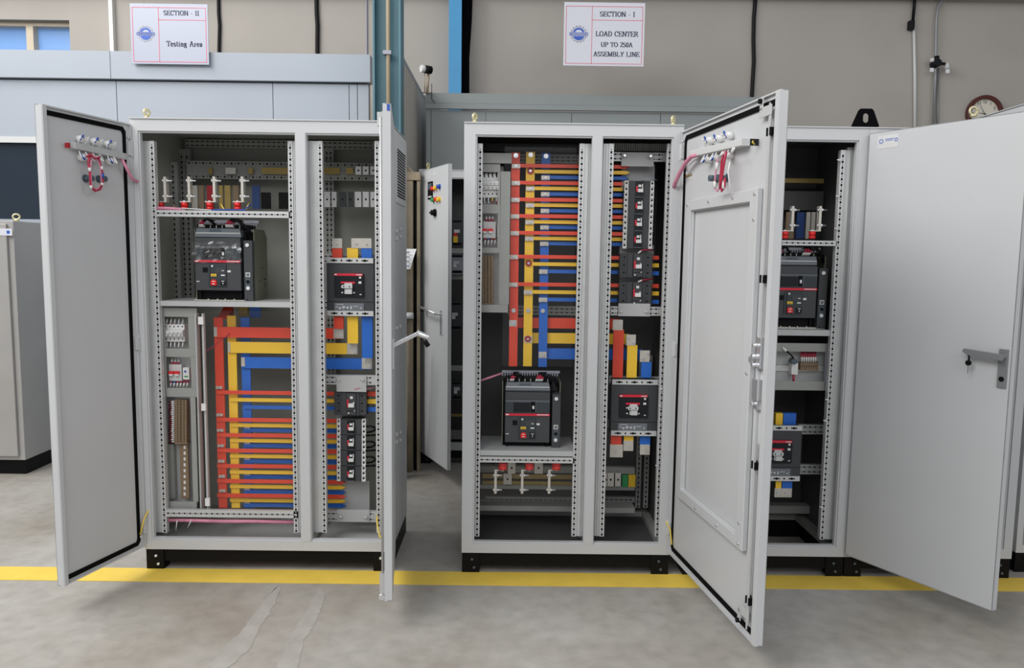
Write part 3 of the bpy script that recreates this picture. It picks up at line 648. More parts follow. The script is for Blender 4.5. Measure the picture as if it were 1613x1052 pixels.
# ================================================================== devices
S = 1/325.0
def sbox(mb, x0, z0, x1, z1, y0, y1): mb.box(x0*S, y0, z0*S, x1*S, y1, z1*S); return mb
def make_acb(label):
    """draw-out air circuit breaker, origin at lower left front"""
    t = thing('air_circuit_breaker', (0, 0, 0), label, 'circuit breaker'); B = lambda q, n, m, **k: q.build(n, m, t, **k)
    for x in (0, 91):
        q = MB(); q.prism([(.03, 0), (.22, 0), (.22, 100*S), (.18, 112*S), (.03, 112*S)], x*S, (x+1.2)*S, 'x'); q.mt(1)
        if x:
            for (yy, zz, w_, h_) in ((.16, 32, .03, .006), (.13, 50, .02, .005), (.17, 20, .006, .025), (.09, 30, .008, .008)): q.box(92.2*S, yy, zz*S, 92.4*S, yy+w_, zz*S+h_)
        B(q, 'side_plate', ['olive', 'black'])
    q = MB(); sbox(q, 0, 0, 92, 2.2, .0, .2); 
    for x in (3, 22, 36, 48, 62, 82): q.box(x*S, -.004, 0, (x+2)*S, .0, 4*S)
    B(q, 'base_bracket', 'tin')
    q = MB(); sbox(q, 5, 17, 75, 97, -.012, .18); sbox(q, 5, 97.5, 75, 98.5, .0, .18); B(q, 'front_housing', 'dark', bevel=.0025)
    q = MB(); sbox(q, 4, 3, 77, 17, .03, .18); sbox(q, 7, 5, 10, 15, .015, .03); sbox(q, 70, 5, 73, 15, .015, .03); sbox(q, 1.2, 3, 4, 108, .04, .2); sbox(q, 76, 3, 79, 108, .03, .2); B(q, 'lower_recess', 'black')
    q = MB(); q.prism([(5*S, 99*S), (75*S, 99*S), (75*S, 103*S), (73*S, 112*S), (7*S, 112*S), (5*S, 103*S)], .0, .12); q.mt(1); sbox(q, 6, 104, 74, 105.6, -.002, .0); q.mt(2); sbox(q, 27, 107, 45, 110.5, -.0015, .0); B(q, 'arc_chute_cover', ['greyp', 'offw', 'slate'], bevel=.001)
    q = MB(); sbox(q, 5, 112, 84, 118, .02, .13); q.mt(1)
    for k in range(8): sbox(q, 8+k*9, 112.5, 9+k*9, 117, .016, .02)
    B(q, 'terminal_housing', ['black', 'offw'])
    q = MB(); sbox(q, 79, 1, 92, 94, -.004, .1); q.mt(1); sbox(q, 81.5, 38, 88.5, 45, -.006, -.004); q.mt(2); sbox(q, 82.5, 39, 87.5, 44, -.007, -.006); q.mt(3); sbox(q, 81.5, 17, 88.5, 36, -.006, -.004); q.mt(4); q.cyl((85*S, -.012, 31*S), (85*S, -.004, 31*S), 2.4*S, 12)
    B(q, 'side_column', ['dark', 'white', 'greyp', 'slate', 'black'], bevel=.001)
    for z in (87, 21): q = MB(); q.cyl((85*S, -.009, z*S), (85*S, -.006, z*S), 2.9*S, 16); B(q, 'screw_cap', 'white')
    q = MB(); sbox(q, 5.5, 64, 74.5, 83, -.016, -.012); q.mt(1); sbox(q, 18, 66, 44, 81, -.018, -.016); q.mt(2); sbox(q, 45, 66, 52, 82, -.0175, -.016); q.mt(3); sbox(q, 47.5, 71, 50.5, 76, -.019, -.0175); q.mt(4); sbox(q, 5.5, 83, 74.5, 84.2, -.018, -.012); sbox(q, 6, 81.5, 74, 82, -.0165, -.016); sbox(q, 52.5, 66, 53, 82, -.0165, -.016)
    B(q, 'trip_unit', ['panel', 'dark2', 'black', 'paper', 'greyp'])
    q = MB(); sbox(q, 5, 60, 75, 63.5, -.0175, -.012); q.mt(1); sbox(q, 6, 60.8, 11, 62.8, -.018, -.0175); sbox(q, 55, 61.2, 73, 62.4, -.018, -.0175); B(q, 'red_band', ['redl', 'paper'])
    q = MB(); sbox(q, 25, 23, 28, 56, -.016, -.012); sbox(q, 29, 23, 53, 57, -.017, -.012); q.mt(1); sbox(q, 17, 45, 24, 52, -.0165, -.012); q.mt(2); sbox(q, 37, 44, 51, 52, -.018, -.017); B(q, 'control_panel', ['panel', 'black', 'dark'])
    q = MB(); q.prism([(29.5*S, 25*S), (38.5*S, 25*S), (38.5*S, 31*S), (36*S, 34*S), (32*S, 34*S), (29.5*S, 31*S)], -.024, -.017); q.mt(1); sbox(q, 32.5, 26.5, 35.5, 28, -.0245, -.024); sbox(q, 31.5, 30.5, 36.5, 31.5, -.0245, -.024); B(q, 'off_button', ['redp', 'white'], bevel=.001)
    q = MB(); sbox(q, 44, 25, 52, 33, -.022, -.017); q.mt(1); sbox(q, 46, 31, 50.5, 32, -.0225, -.022); sbox(q, 47.7, 26.5, 48.7, 29.5, -.0225, -.022); B(q, 'on_button', ['dark2', 'white'], bevel=.001)
    q = MB(); sbox(q, 29.5, 38.5, 38, 42.5, -.0185, -.017); q.mt(1); sbox(q, 31, 39.5, 36.5, 40.2, -.019, -.0185); B(q, 'yellow_label', ['yelp', 'ink'])
    q = MB(); sbox(q, 45, 39.5, 51, 41.5, -.018, -.017); q.cyl((32*S, -.02, 54.5*S), (32*S, -.017, 54.5*S), 1.6*S, 10); sbox(q, 54.5, 45, 59.5, 48, -.014, -.012); sbox(q, 6.5, 30, 11, 31.2, -.013, -.012); sbox(q, 46, 47, 50, 48, -.0185, -.018); B(q, 'white_label', 'white')
    # control wires over the terminal housing
    def cw(pts, r, m, n='control_wire', k=6): q = MB(); q.tube(pts, r, k); B(q, n, m)
    for x0 in (12, 15, 52, 56, 60):
        for k in range(2):
            xx = x0+k*1.6; cw([((xx)*S, .015, 113*S), ((xx+2)*S, -.012, 119*S), ((xx+6)*S, .02, 127*S), ((xx+9)*S, .08, 124*S)], .0028, 'wblack')
            cw([((xx)*S, .013, 113*S), ((xx+1.4)*S, -.010, 118*S)], .0036, 'white', 'wire_ferrule')
            cw([((xx+1.6)*S, -.0115, 118.4*S), ((xx+4)*S, .0, 123.5*S)], .0036, 'wred', 'wire_sleeve')
    cw([(16*S, .0, 122*S), (25*S, -.01, 126*S), (34*S, .02, 118*S)], .006, 'wblack'); cw([(62*S, .0, 122*S), (72*S, -.01, 124*S), (84*S, .01, 113*S), (88*S, .03, 104*S)], .008, 'wblack')
    q = MB(); sbox(q, -1, 122, 92, 126, .1, .104)
    for k in range(23): sbox(q, k*4-1, 117, k*4+1, 122, .1, .104)
    B(q, 'slotted_comb', 'logog')
    return t
acbP = (lambda x, y, Y: P(x, y, Y))
A2 = make_acb('black and grey air circuit breaker at the bottom of the middle cabinet'); A2.location = P(790, 712, .13)
A1 = copy_tree(A2); A1['label'] = 'air circuit breaker with its front wrapped in clear film, in the left cabinet'; A1.location = P(305.5, 474, .13)
A4 = copy_tree(A2); A4['label'] = 'air circuit breaker partly hidden behind the large open door, in the right open cabinet'; A4.location = P(1206, 517, .13)
for a in (A1, A2, A4): a['group'] = 'air circuit breakers'
q = MB(); n = 12
def crump(i, j): return -.024+.004*math.sin(i*2.1+j*1.3)+.003*math.sin(i*.9-j*2.7)
for j in range(9):
    for i in range(n+1): q.v.append(((3+74*i/n+1.2*math.sin(j*1.7))*S, crump(i, j), (60-7*math.sin(i*.8)*.25+31*j/8)*S))
for j in range(8):
    for i in range(n): b = j*(n+1)+i; q.face((b, b+1, b+n+2, b+n+1))
o = q.build('protective_film', 'film', None, (0, 0, 0)); o.location = A1.location; tag(o, 'crumpled clear film wrapped over the front of the left circuit breaker', 'plastic film')

def make_mccb(label):
    """large moulded case breaker, origin lower left front"""
    t = thing('moulded_case_breaker', (0, 0, 0), label, 'circuit breaker'); B = lambda q, n, m, **k: q.build(n, m, t, **k)
    q = MB(); sbox(q, 0, 8, 74, 83, .0, .11); sbox(q, 2, 0, 72, 90, .03, .1); B(q, 'housing', 'dark', bevel=.003)
    for z in (0, 82):
        q = MB(); sbox(q, 1, z+.5, 73, z+8.5, -.006, .0); q.mt(1)
        for x in (12, 36, 60): q.cyl(((x)*S, -.0075, (z+4.5)*S), (x*S, -.006, (z+4.5)*S), 2*S, 10); sbox(q, x-5, z+3.6, x+5, z+5.4, -.0074, -.006)
        for x in (24, 48): q.cyl((x*S, -.0075, (z+4.5)*S), (x*S, -.006, (z+4.5)*S), 1.4*S, 10)
        B(q, 'terminal_cover', ['offw', 'black'])
    q = MB(); sbox(q, 13, 30, 58, 66, -.012, .0); q.mt(1); sbox(q, 12.5, 63, 57, 66.5, -.0135, -.0); q.mt(2); sbox(q, 13.5, 63.8, 17, 65.8, -.014, -.0135); sbox(q, 47, 64.2, 56, 65.4, -.014, -.0135); sbox(q, 50.5, 51, 55, 54.5, -.0135, -.012); q.cyl((53*S, -.0135, 60.5*S), (53*S, -.012, 60.5*S), 1.8*S, 12); sbox(q, 52, 33.5, 55, 35, -.0132, -.012)
    B(q, 'front_plate', ['dark2', 'redl', 'white'], bevel=.0008)
    q = MB(); sbox(q, 23, 51, 45, 54, -.0145, -.012); B(q, 'red_mark', 'redl')
    q = MB(); sbox(q, 29, 35, 41, 52, -.020, -.012); sbox(q, 26, 44, 42, 49, -.034, -.02); sbox(q, 31, 35, 41, 43, -.028, -.02); q.mt(1); q.cyl((29*S, -.035, 46.5*S), (29*S, -.034, 46.5*S), 1.1*S, 10); q.cyl((38*S, -.035, 46.5*S), (38*S, -.034, 46.5*S), 1.1*S, 10); q.mt(2); sbox(q, 23.5, 45, 26, 47, -.016, -.012); sbox(q, 24, 36, 26.5, 38, -.016, -.012); sbox(q, 42.5, 36, 45, 38, -.016, -.012)
    B(q, 'toggle_handle', ['offw', 'black', 'white'], bevel=.001)
    q = MB(); sbox(q, 0, 22, 74, 22.8, -.001, .0); q.mt(1); sbox(q, 12, 9, 58, 20.5, -.004, .0); q.mt(2)
    for (x, z, w_, h_) in ((14, 14, 4, 1), (19, 11, 3, 3), (24, 13, 5, 2.5), (25, 11, 2, 1), (31, 12, 3, 3), (37, 11, 2, 5), (41, 15, 8, .8), (52, 12, 2, 2), (15, 18, 12, .8)): sbox(q, x, z, x+w_, z+h_, -.0045, -.004)
    B(q, 'rating_label', ['dark2', 'greyp', 'offw'])
    return t
m2 = make_mccb('large moulded case breaker above bare copper tabs in the middle cabinet'); m2.location = P(961, 686, .15)
m1 = copy_tree(m2); m1['label'] = 'large moulded case breaker above yellow and blue bars in the left cabinet'; m1.location = P(515, 497.5, .15)
m4 = copy_tree(m2); m4['label'] = 'large moulded case breaker low in the right open cabinet, half hidden by the door'; m4.location = P(1187, 757, .15)
for a in (m1, m2, m4): a['group'] = 'large moulded case breakers'

def make_small(label):
    t = thing('small_breaker', (0, 0, 0), label, 'circuit breaker'); B = lambda q, n, m, **k: q.build(n, m, t, **k)
    q = MB(); sbox(q, 0, 0, 51, 37, .01, .08); sbox(q, 12, 0, 20, 37, .004, .01); sbox(q, 35, 0, 40, 37, .004, .01); q.mt(1)
    for x in (7, 44):
        for z in (7, 19, 31): q.cyl((x*S, .009, z*S), (x*S, .01, z*S), 1.5*S, 10)
        for z in (13, 25): sbox(q, x-1, z-.4, x+1, z+.4, .0092, .01)
    B(q, 'housing', ['dark', 'black'], bevel=.002)
    q = MB(); sbox(q, 21, 1, 35, 36, -.004, .01); q.mt(1); sbox(q, 22, 7, 34, 8, -.0045, -.004); q.mt(2); q.cyl((23.5*S, -.006, 4*S), (23.5*S, -.004, 4*S), 1.3*S, 8); q.cyl((33*S, -.006, 8*S), (33*S, -.004, 8*S), 1*S, 8)
    B(q, 'front_plate', ['dark', 'black', 'white'], bevel=.001)
    q = MB(); sbox(q, 24, 14, 33, 20, -.018, -.004); sbox(q, 31, 14, 33, 22, -.008, -.004); sbox(q, 26, 27, 30.5, 31, -.006, -.004); q.mt(1); sbox(q, 21.5, 14, 24, 26, -.010, -.004); B(q, 'toggle', ['white', 'redl'], bevel=.0006)
    return t
s_a = make_small('small three-pole breaker alone above the stack of four, in the left cabinet'); s_a.location = P(526, 654, .16)
s_b = copy_tree(s_a); s_b['label'] = 'small three-pole breaker just below the stack of four, in the middle cabinet'; s_b.location = P(976, 436.5, .16)
s_c = copy_tree(s_a); s_c['label'] = 'lowest small three-pole breaker in the middle cabinet, right above the big breaker bars'; s_c.location = P(975, 481, .16)
for a in (s_a, s_b, s_c): a['group'] = 'small three-pole breakers'
def make_row(label):
    t = thing('small_breaker', (0, 0, 0), label, 'circuit breaker'); B = lambda q, n, m, **k: q.build(n, m, t, **k)
    q = MB(); sbox(q, 5, .2, 40, 24.6, .0, .07); q.mt(1); sbox(q, 9, 11.6, 10, 12.6, -.0006, 0); sbox(q, 9, 5, 10, 6, -.0006, 0); sbox(q, 9, 18, 10, 19, -.0006, 0); B(q, 'housing', ['dark', 'black'], bevel=.0012)
    for x, s_ in ((0, 1), (40, -1)):
        q = MB(); sbox(q, x, 0, x+6, 24.8, .004, .02); sbox(q, x+(4.6 if s_ > 0 else 0), 0, x+(6 if s_ > 0 else 1.4), 24.8, -.001, .004); 
        for k in range(4): sbox(q, x, k*8.2, x+6, min(k*8.2+1.6, 24.8), -.001, .004)
        q.mt(1)
        for k in range(3): q.cyl(((x+3)*S, .003, (5+k*8.1)*S), ((x+3)*S, .004, (5+k*8.1)*S), 1.6*S, 8)
        B(q, 'terminal_comb', ['white', 'black'])
    q = MB(); sbox(q, 17, .8, 29, 23.6, -.008, .0); q.mt(1); sbox(q, 17.2, 1, 28.8, 1.8, -.0085, -.008); B(q, 'front_plate', ['dark2', 'greyp'], bevel=.0008)
    q = MB(); sbox(q, 20, 8, 28, 13, -.02, -.008); sbox(q, 26.5, 8, 28, 20, -.012, -.008); sbox(q, 21, 15.5, 25.5, 19, -.010, -.008); q.mt(1); sbox(q, 17.6, 9, 20, 17, -.012, -.008); B(q, 'toggle', ['white', 'redl'], bevel=.0005)
    return t
pr_ = make_row('x'); pos = ['top', 'second', 'third', 'lowest']
rows = [(530.5, 684.2+24.5*k, 1.0, .16, 'left', k) for k in range(4)] + [(983.3-.9*k, 311.8+26.5*k, 1.075, .17, 'middle', k) for k in range(4)]
for i, (x, y, sz, Y, cab, k) in enumerate(rows):
    o = pr_ if i == 0 else copy_tree(pr_); o.location = P(x, y, Y); o.scale = (1, 1, sz)
    o['label'] = '%s small breaker in the stack of four in the %s open cabinet' % (pos[k], cab); o['group'] = 'stack of four small breakers in the %s cabinet' % cab

# ================================================================== busbars
def bar(x0, y0, x1, y1, Y, t, m, name, label, group=None, caps=(), bolts=(), tip=None, horizontal=None, skew=0):
    """flat bar given by its pixel rectangle; caps/bolts are child parts"""
    a, b, c, d = rect(x0, y0, x1, y1, Y)
    th = thing(name, ((a+b)/2, Y, c), label, 'busbar', group)
    q = MB()
    if tip:
        e = tip*S; mid = (c+d)/2; q.prism([(a, c), (b-e, c), (b-e*.9, c-.0015), (b, mid+.001), (b-e*.9, d+.0015), (b-e, d), (a, d)], Y, Y+t)
    else: q.box(a, Y, c, b, Y+t, d)
    q.build('sleeved_bar', m, th, th.location, bevel=.0008)
    for (p0, r0, p1, r1) in caps:
        e = rect(p0, r0, p1, r1, Y); q = MB(); q.box(e[0], Y-.003, e[2], e[1], Y+t+.001, e[3]); q.build('bare_end', 'tin', th, th.location, bevel=.0008)
    for bo in bolts:
        bx, by = bo[:2]; r = bo[2] if len(bo) > 2 else 2.2; p = P(bx, by, Y); q = MB()
        q.cyl((p.x, Y-.0055, p.z), (p.x, Y-.003, p.z), r*1.25*S, 14); q.cyl((p.x, Y-.013, p.z), (p.x, Y-.0055, p.z), r*.85*S, 6)
        q.build('bolt', 'steel', th, th.location)
        if len(bo) > 3: q = MB(); q.cyl((p.x, Y-.008, p.z), (p.x, Y-.0005, p.z), r*2.0*S, 18); q.build('red_washer', 'darkred', th, th.location)
    return th
C3 = (('red', 'red'), ('yellow', 'yellow'), ('blue', 'blue'))
# --- left cabinet
YL = .20
g = 'vertical busbars in the left cabinet'
bar(340.5, 500, 354, 800, YL, .01, 'red', 'vertical_busbar', 'red vertical busbar at the left in the left cabinet', g, bolts=())
bar(361, 497, 374.5, 800, YL+.018, .01, 'yellow', 'vertical_busbar', 'yellow vertical busbar in the left cabinet, between the red and blue ones', g)
bar(382, 500, 396, 800, YL+.036, .01, 'blue', 'vertical_busbar', 'blue vertical busbar in the left cabinet behind the branch bars', g)
for (x, y, xx, yy, m, lab) in ((352, 482, 367, 501, 'darkred', 'short dark red riser'), (376, 484, 390, 498, 'gold', 'short bronze riser'), (394, 484, 410, 500, 'blue', 'short blue riser')):
    q = MB(); rbox(q, x, y, xx, yy, .30, .01); solo(q, 'busbar_riser', m, lab+' behind the shelf of the left cabinet', 'busbar', 'short risers under the left shelf')
q = MB(); a = P(340.5, 503, YL); b = P(354, 503, YL); c = P(352, 484, .3); d = P(367, 484, .3)
q.v += [tuple(a), tuple(b), tuple(d), tuple(c)]+[(v.x, v.y+.01, v.z+.0) for v in (a, b, d, c)]
for f_ in ((0, 1, 2, 3), (7, 6, 5, 4), (0, 4, 5, 1), (1, 5, 6, 2), (2, 6, 7, 3), (3, 7, 4, 0)): q.face(f_)
solo(q, 'busbar_link', 'red', 'slanting red link at the top of the red vertical bar in the left cabinet', 'busbar')
g = 'wide main bars of the left cabinet'
bar(337, 516, 541, 532.5, YL-.012, .010, 'red', 'main_busbar', 'wide red horizontal bar in the left cabinet', g, caps=((337, 515, 342, 530), (525.5, 517, 541.5, 533)), bolts=((529.5, 520.5), (538, 529)))
bar(359, 539.5, 563, 557, YL+.006, .010, 'yellow', 'main_busbar', 'wide yellow horizontal bar in the left cabinet', g, caps=((359, 539, 363, 555), (546.5, 540, 563.5, 557.5)), bolts=((551, 544.5), (560, 553)))
bar(380, 563.5, 586, 581, YL+.024, .010, 'blue', 'main_busbar', 'wide blue horizontal bar in the left cabinet', g, caps=((380, 563, 386, 577), (570, 563.5, 586.5, 581)), bolts=((574.5, 568), (583, 576)))
gy = [(619, 630.5, 642), (662, 670.3, 678), (686.3, 694.5, 702.4), (710.6, 719, 727), (735, 744.2, 751.5), (758.8, 767, 775), (781.5, 788.5, 796)]
le = (342, 362, 384)
for i, ys in enumerate(gy):
    for j, (cn, m) in enumerate(C3):
        x1 = 528 if i == 0 else (531 if i < 5 else 545); hh = 2.9 if i else 2.9
        cap = ((340+i*.9, ys[j]-10.5, 350+i*.9, ys[j]-6.5),) if j == 0 else (((385, ys[j]-6.5, 394, ys[j]-3.2),) if j == 2 and i else ())
        bl = ((345+i*.9, ys[j]-8.5, 1.2),) if j == 0 else ()
        bar(le[j], ys[j]-hh, x1, ys[j]+hh, YL-.009+.018*j, .008, m, 'branch_busbar', 'thin %s branch bar in the left cabinet, %s %s one from the top' % (cn, ORD[i+1], cn),
            'branch busbars in the left cabinet', caps=cap, bolts=bl, tip=9 if i > 4 else None)
# terminals around the left big breaker
YB = .17
for (x0, x1, px0, px1, m, nm) in ((523, 539, 523, 539, 'red', 'red'), (546.5, 564, 553.5, 570, 'yellow', 'yellow'), (569, 586, 569.5, 585.5, 'blue', 'blue')):
    bar(x0, 390.5, x1, 408, YB+.0, .01, m, 'terminal_bar', "short %s bar with a bare tab on top of the left cabinet's large breaker" % nm, 'tabs above the left large breaker', caps=((px0, 375.5, px1, 391),), bolts=((px0+8, 384, 1.2),))
for (x0, x1, y1, m, nm) in ((525.5, 541, 518, 'red', 'dark red'), (547, 564, 541, 'yellow', 'yellow'), (570, 587, 564, 'blue', 'blue')):
    bar(x0, 498, x1, y1, YB, .012, m, 'terminal_bar', '%s vertical bar hanging below the large breaker in the left cabinet' % nm, 'bars below the left large breaker')
for (y, m) in ((620.5, 'red'), (632.5, 'yellow'), (645, 'blue')):
    q = MB(); a, b, c, d = rect(576.5, y-3.5, 593, y+3.5, .20); q.box(a, .20, c, b, .214, d); q.cyl((b-.008, .199, (c+d)/2), (b-.008, .216, (c+d)/2), (d-c)*.56, 14)
    solo(q, 'cable_lug', m, '%s sleeved lug on the right of the lone small breaker in the left cabinet' % m, 'cable lug', 'lugs on the left small breaker', bevel=.001)
# --- middle cabinet
YM = .20; g = 'vertical busbars in the middle cabinet'
bar(803.5, 240, 817, 577, YM, .01, 'red', 'vertical_busbar', 'tall red vertical busbar in the middle cabinet', g, caps=((802, 504, 814, 514),), bolts=((812.5, 245, 3), (809, 489, 2.8), (808.5, 509, 3)))
bar(826.3, 239, 840.2, 577, YM+.018, .01, 'yellow', 'vertical_busbar', 'tall yellow vertical busbar in the middle cabinet', g, caps=((825.5, 529, 838.5, 540),), bolts=((836, 244, 3), (832, 489, 2.8), (835.5, 269.5, 2.5, 1), (832.5, 414.5, 2.5, 1), (831.5, 533.5, 2.5, 1)))
bar(850.5, 241, 864.2, 578, YM+.036, .01, 'blue', 'vertical_busbar', 'tall blue vertical busbar in the middle cabinet', g, caps=((848.5, 554, 861, 564),), bolts=((860, 246, 3), (855, 489.5, 2.8), (854.5, 558.5, 3)))
gm = [(261.8, 271, 280), (288.5, 297.2, 306), (315, 323.5, 332.3), (341, 350, 358.3), (367.5, 376, 384), (405, 416.5, 428), (448.5, 460.5, 472.3)]
for i, ys in enumerate(gm):
    for j, (cn, m) in enumerate(C3):
        x0 = (818, 842, 866)[j]-(i > 4)*2; x1 = (993, 993, 991)[j] if i == 0 else (981 if i < 5 else 975.5)
        cx = (806, 829, 852.5)[j]-.75*i/1.5-(1 if i > 4 else 0)
        cap = ((cx, ys[j]-3.6, cx+13.5, ys[j]+3.4),); bl = ((cx+6.8, ys[j], 1.6),)
        if j == 1 and i in (0, 5): cap, bl = (), ()
        # branch starts at its clamp
        bar(cx+12.5, ys[j]-2.9, x1, ys[j]+2.9, YM-.009+.018*j, .008, m, 'branch_busbar', 'thin %s branch bar in the middle cabinet, %s %s one from the top' % (cn, ORD[i+1], cn),
            'branch busbars in the middle cabinet', caps=cap, bolts=bl, tip=9 if i == 0 else None)
YW = .262; g = 'wide main bars of the middle cabinet'
bar(812, 501, 976, 517.5, YW, .01, 'red', 'main_busbar', 'wide red horizontal bar in the middle cabinet', g)
bar(838, 525, 990, 541.5, YW, .01, 'yellow', 'main_busbar', 'wide yellow horizontal bar in the middle cabinet', g)
bar(861, 549.5, 1012, 566.5, YW, .01, 'blue', 'main_busbar', 'wide blue horizontal bar in the middle cabinet', g)
g = 'bars rising from the middle large breaker'
bar(965.5, 519, 982, 595, .17, .01, 'red', 'terminal_bar', 'wide red vertical bar with bare top rising from the large breaker in the middle cabinet', g, caps=((965, 503.5, 981, 520),), bolts=((968.5, 515, 1.2),))
bar(987.5, 543.5, 1003.5, 595, .17, .01, 'yellow', 'terminal_bar', 'wide yellow vertical bar with bare top rising from the large breaker in the middle cabinet', g, caps=((986.5, 527, 1001.5, 544),), bolts=((990, 531, 2), (998, 539, 2)))
bar(1010, 570, 1026, 595, .17, .01, 'blue', 'terminal_bar', 'wide blue vertical bar with bare top rising from the large breaker in the middle cabinet', g, caps=((1008, 552, 1023.5, 570),), bolts=((1012, 564, 2), (1020, 556, 2)))
g = 'tabs below the middle large breaker'
for (x0, y1, x1, px0, px1, p1, m) in ((962, 701, 979, 960.5, 981, 720, 'red'), (983, 695, 998, 982, 997.5, 710, 'yellow'), (1008, 701, 1024.5, 1008, 1023.5, 716, 'blue')):
    bar(x0, 684, x1, y1, .17, .01, m, 'terminal_bar', 'short %s connection bar with a bare tab below the large breaker in the middle cabinet' % m, g, caps=((px0, y1-1, px1, p1),), bolts=((px0+9, y1+8, 1.0),))
for k, ys in enumerate(((406, 418, 430.5), (450.5, 462.3, 475.5))):
    for y, m in zip(ys, ('red', 'yellow', 'blue')):
        q = MB(); a, b, c, d = rect(1027, y-3.2, 1038, y+3.2, .20); q.box(a, .20, c, b, .214, d)
        solo(q, 'cable_lug', m, '%s lug on the right side of the %s lone small breaker in the middle cabinet' % (m, ('upper', 'lower')[k]), 'cable lug', 'lugs on the middle small breakers', bevel=.001)
# --- right open cabinet
bar(1222, 651, 1233, 672, .18, .03, 'yellow', 'terminal_bar', 'yellow capped bar on top of the large breaker in the right open cabinet', bolts=())
bar(1234, 651, 1254, 672, .18, .03, 'blue', 'terminal_bar', 'blue capped bar on top of the large breaker in the right open cabinet', bolts=())
bar(1222, 756, 1231, 770, .17, .01, 'yellow', 'terminal_bar', 'yellow bar with bare tab below the large breaker in the right open cabinet', caps=((1220, 769, 1231, 783),), bolts=((1225, 776, 2),))
bar(1232, 756, 1248, 770, .17, .01, 'blue', 'terminal_bar', 'blue bar with bare tab below the large breaker in the right open cabinet', caps=((1231, 769, 1247, 783),), bolts=((1238, 776, 2),))

# ================================================================== standoffs with brackets
def standoff(px, ybase, up, Y, label, group, k=1.0):
    """red insulator; up=True stands on a rail, bracket rises; otherwise hangs with bracket below"""
    p = P(px, ybase, Y); t = thing('standoff_insulator', p, label, 'insulator', group); s_ = 1 if up else -1
    q = MB(); q.cyl(p, p+Vector((0, 0, s_*.013)), .0165*k, 16, .0145*k); q.cyl(p+Vector((0, 0, s_*.013)), p+Vector((0, 0, s_*.034)), .0145*k, 16, .0165*k); q.build('red_insulator', 'redp', t, t.location)
    z1 = p.z+s_*.034; X = p.x+(.026 if up else -.036); q = MB()
    q.box(p.x-.018, Y-.014, z1, X+.006, Y+.014, z1+s_*.005); q.box(X-.004, Y-.016, z1, X+.008, Y+.016, z1+s_*.118)
    q.build('angle_bracket', 'tin', t, t.location, bevel=.001)
    q = MB()
    for dz in (.028, .10): zz = z1+s_*dz; q.cyl((X-.012, Y-.01, zz), (X+.034, Y-.01, zz), .0045, 8); q.cyl((X+.008, Y-.01, zz), (X+.016, Y-.01, zz), .009, 6); q.cyl((X-.010, Y-.01, zz), (X-.004, Y-.01, zz), .009, 6)
    q.cyl((p.x, Y, z1), (p.x, Y, z1+s_*.009), .007, 6); q.build('bolt', 'steel', t, t.location)
    return t
for i, x in enumerate((253.5, 291, 330.5, 374.5)): standoff(x, 330.5, True, .11, 'red insulator with bracket on the top rail of the left cabinet, %s from left' % ORD[i+1], 'insulators on the top rail of the left cabinet')
for i, x in enumerate((792, 834, 876.5)): standoff(x, 728, False, .10, 'red insulator hanging under the lower rail of the middle cabinet, %s from left' % ORD[i+1], 'insulators under the lower rail of the middle cabinet', 1.35)
for i, x in enumerate((1236, 1279)): standoff(x, 376, True, .12, 'red insulator with upright bracket on the top rail of the right open cabinet, %s one' % ('left', 'right')[i], 'insulators in the right open cabinet')
# rear copper bars & plates
for (x0, x1, m, nm) in ((302, 311, 'tin', 'pale brown'), (313, 321, 'brown', 'brown'), (326, 336, 'darkred', 'dark red'), (345, 351, 'gold', 'yellow'), (354, 363, 'gold', 'bronze'), (367, 376, 'brown', 'light brown'), (397, 409, 'shaded', 'shaded blue'), (411, 426, 'black', 'black'), (439, 455, 'black', 'black right-hand')):  # blue and red sleeves darkened here to carry the shadow
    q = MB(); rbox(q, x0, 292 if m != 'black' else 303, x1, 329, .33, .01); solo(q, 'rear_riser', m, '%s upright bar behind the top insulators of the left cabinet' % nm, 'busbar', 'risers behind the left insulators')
for i, (x0, x1, m) in enumerate(((510.5, 520, 'alu'), (522.5, 530, 'alu'), (534, 545, 'dark'), (548, 556, 'dark'), (559, 569, 'alu'), (571.5, 581, 'alu'), (583.5, 592, 'alu'))):
    q = MB(); rbox(q, x0, 302, x1, 326, .36, .01); q.mt(1); p = P((x0+x1)/2, 314, .36); q.cyl((p.x, .359, p.z), (p.x, .3605, p.z), 1.6*S, 10)
    solo(q, 'drilled_plate', [m, 'black'], '%s drilled plate high in the left cabinet, %s of its row from left' % ('bright' if m == 'alu' else 'dark', ORD[i+1]), 'metal plate', 'drilled plates in the left cabinet')
for i, (x0, x1) in enumerate(((560, 569), (571.5, 580.5), (583.5, 592))):
    q = MB(); rbox(q, x0, 262, x1, 275, .40, .01); q.mt(1); p = P((x0+x1)/2, 268.5, .40); q.cyl((p.x, .399, p.z), (p.x, .4005, p.z), 1.6*S, 10)
    solo(q, 'drilled_plate', ['alu', 'black'], 'small square drilled plate on the left cabinet rear channel, %s from the left' % ORD[i+1], 'metal plate', 'square plates on the rear channel')
for i, (x0, x1, m) in enumerate(((328, 334, 'gold'), (355, 371, 'tin'), (391, 398, 'gold'), (412, 457, 'gold'), (510, 535, 'gold'), (545, 556, 'gold'))):
    q = MB(); rbox(q, x0, 264, x1, 274, .41, .01)
    solo(q, 'rear_busbar', m, '%s copper piece on the rear channel of the left cabinet, %s from left' % ('pale' if m == 'tin' else 'bronze', ORD[i+1]), 'busbar', 'copper bars on the left rear channel')
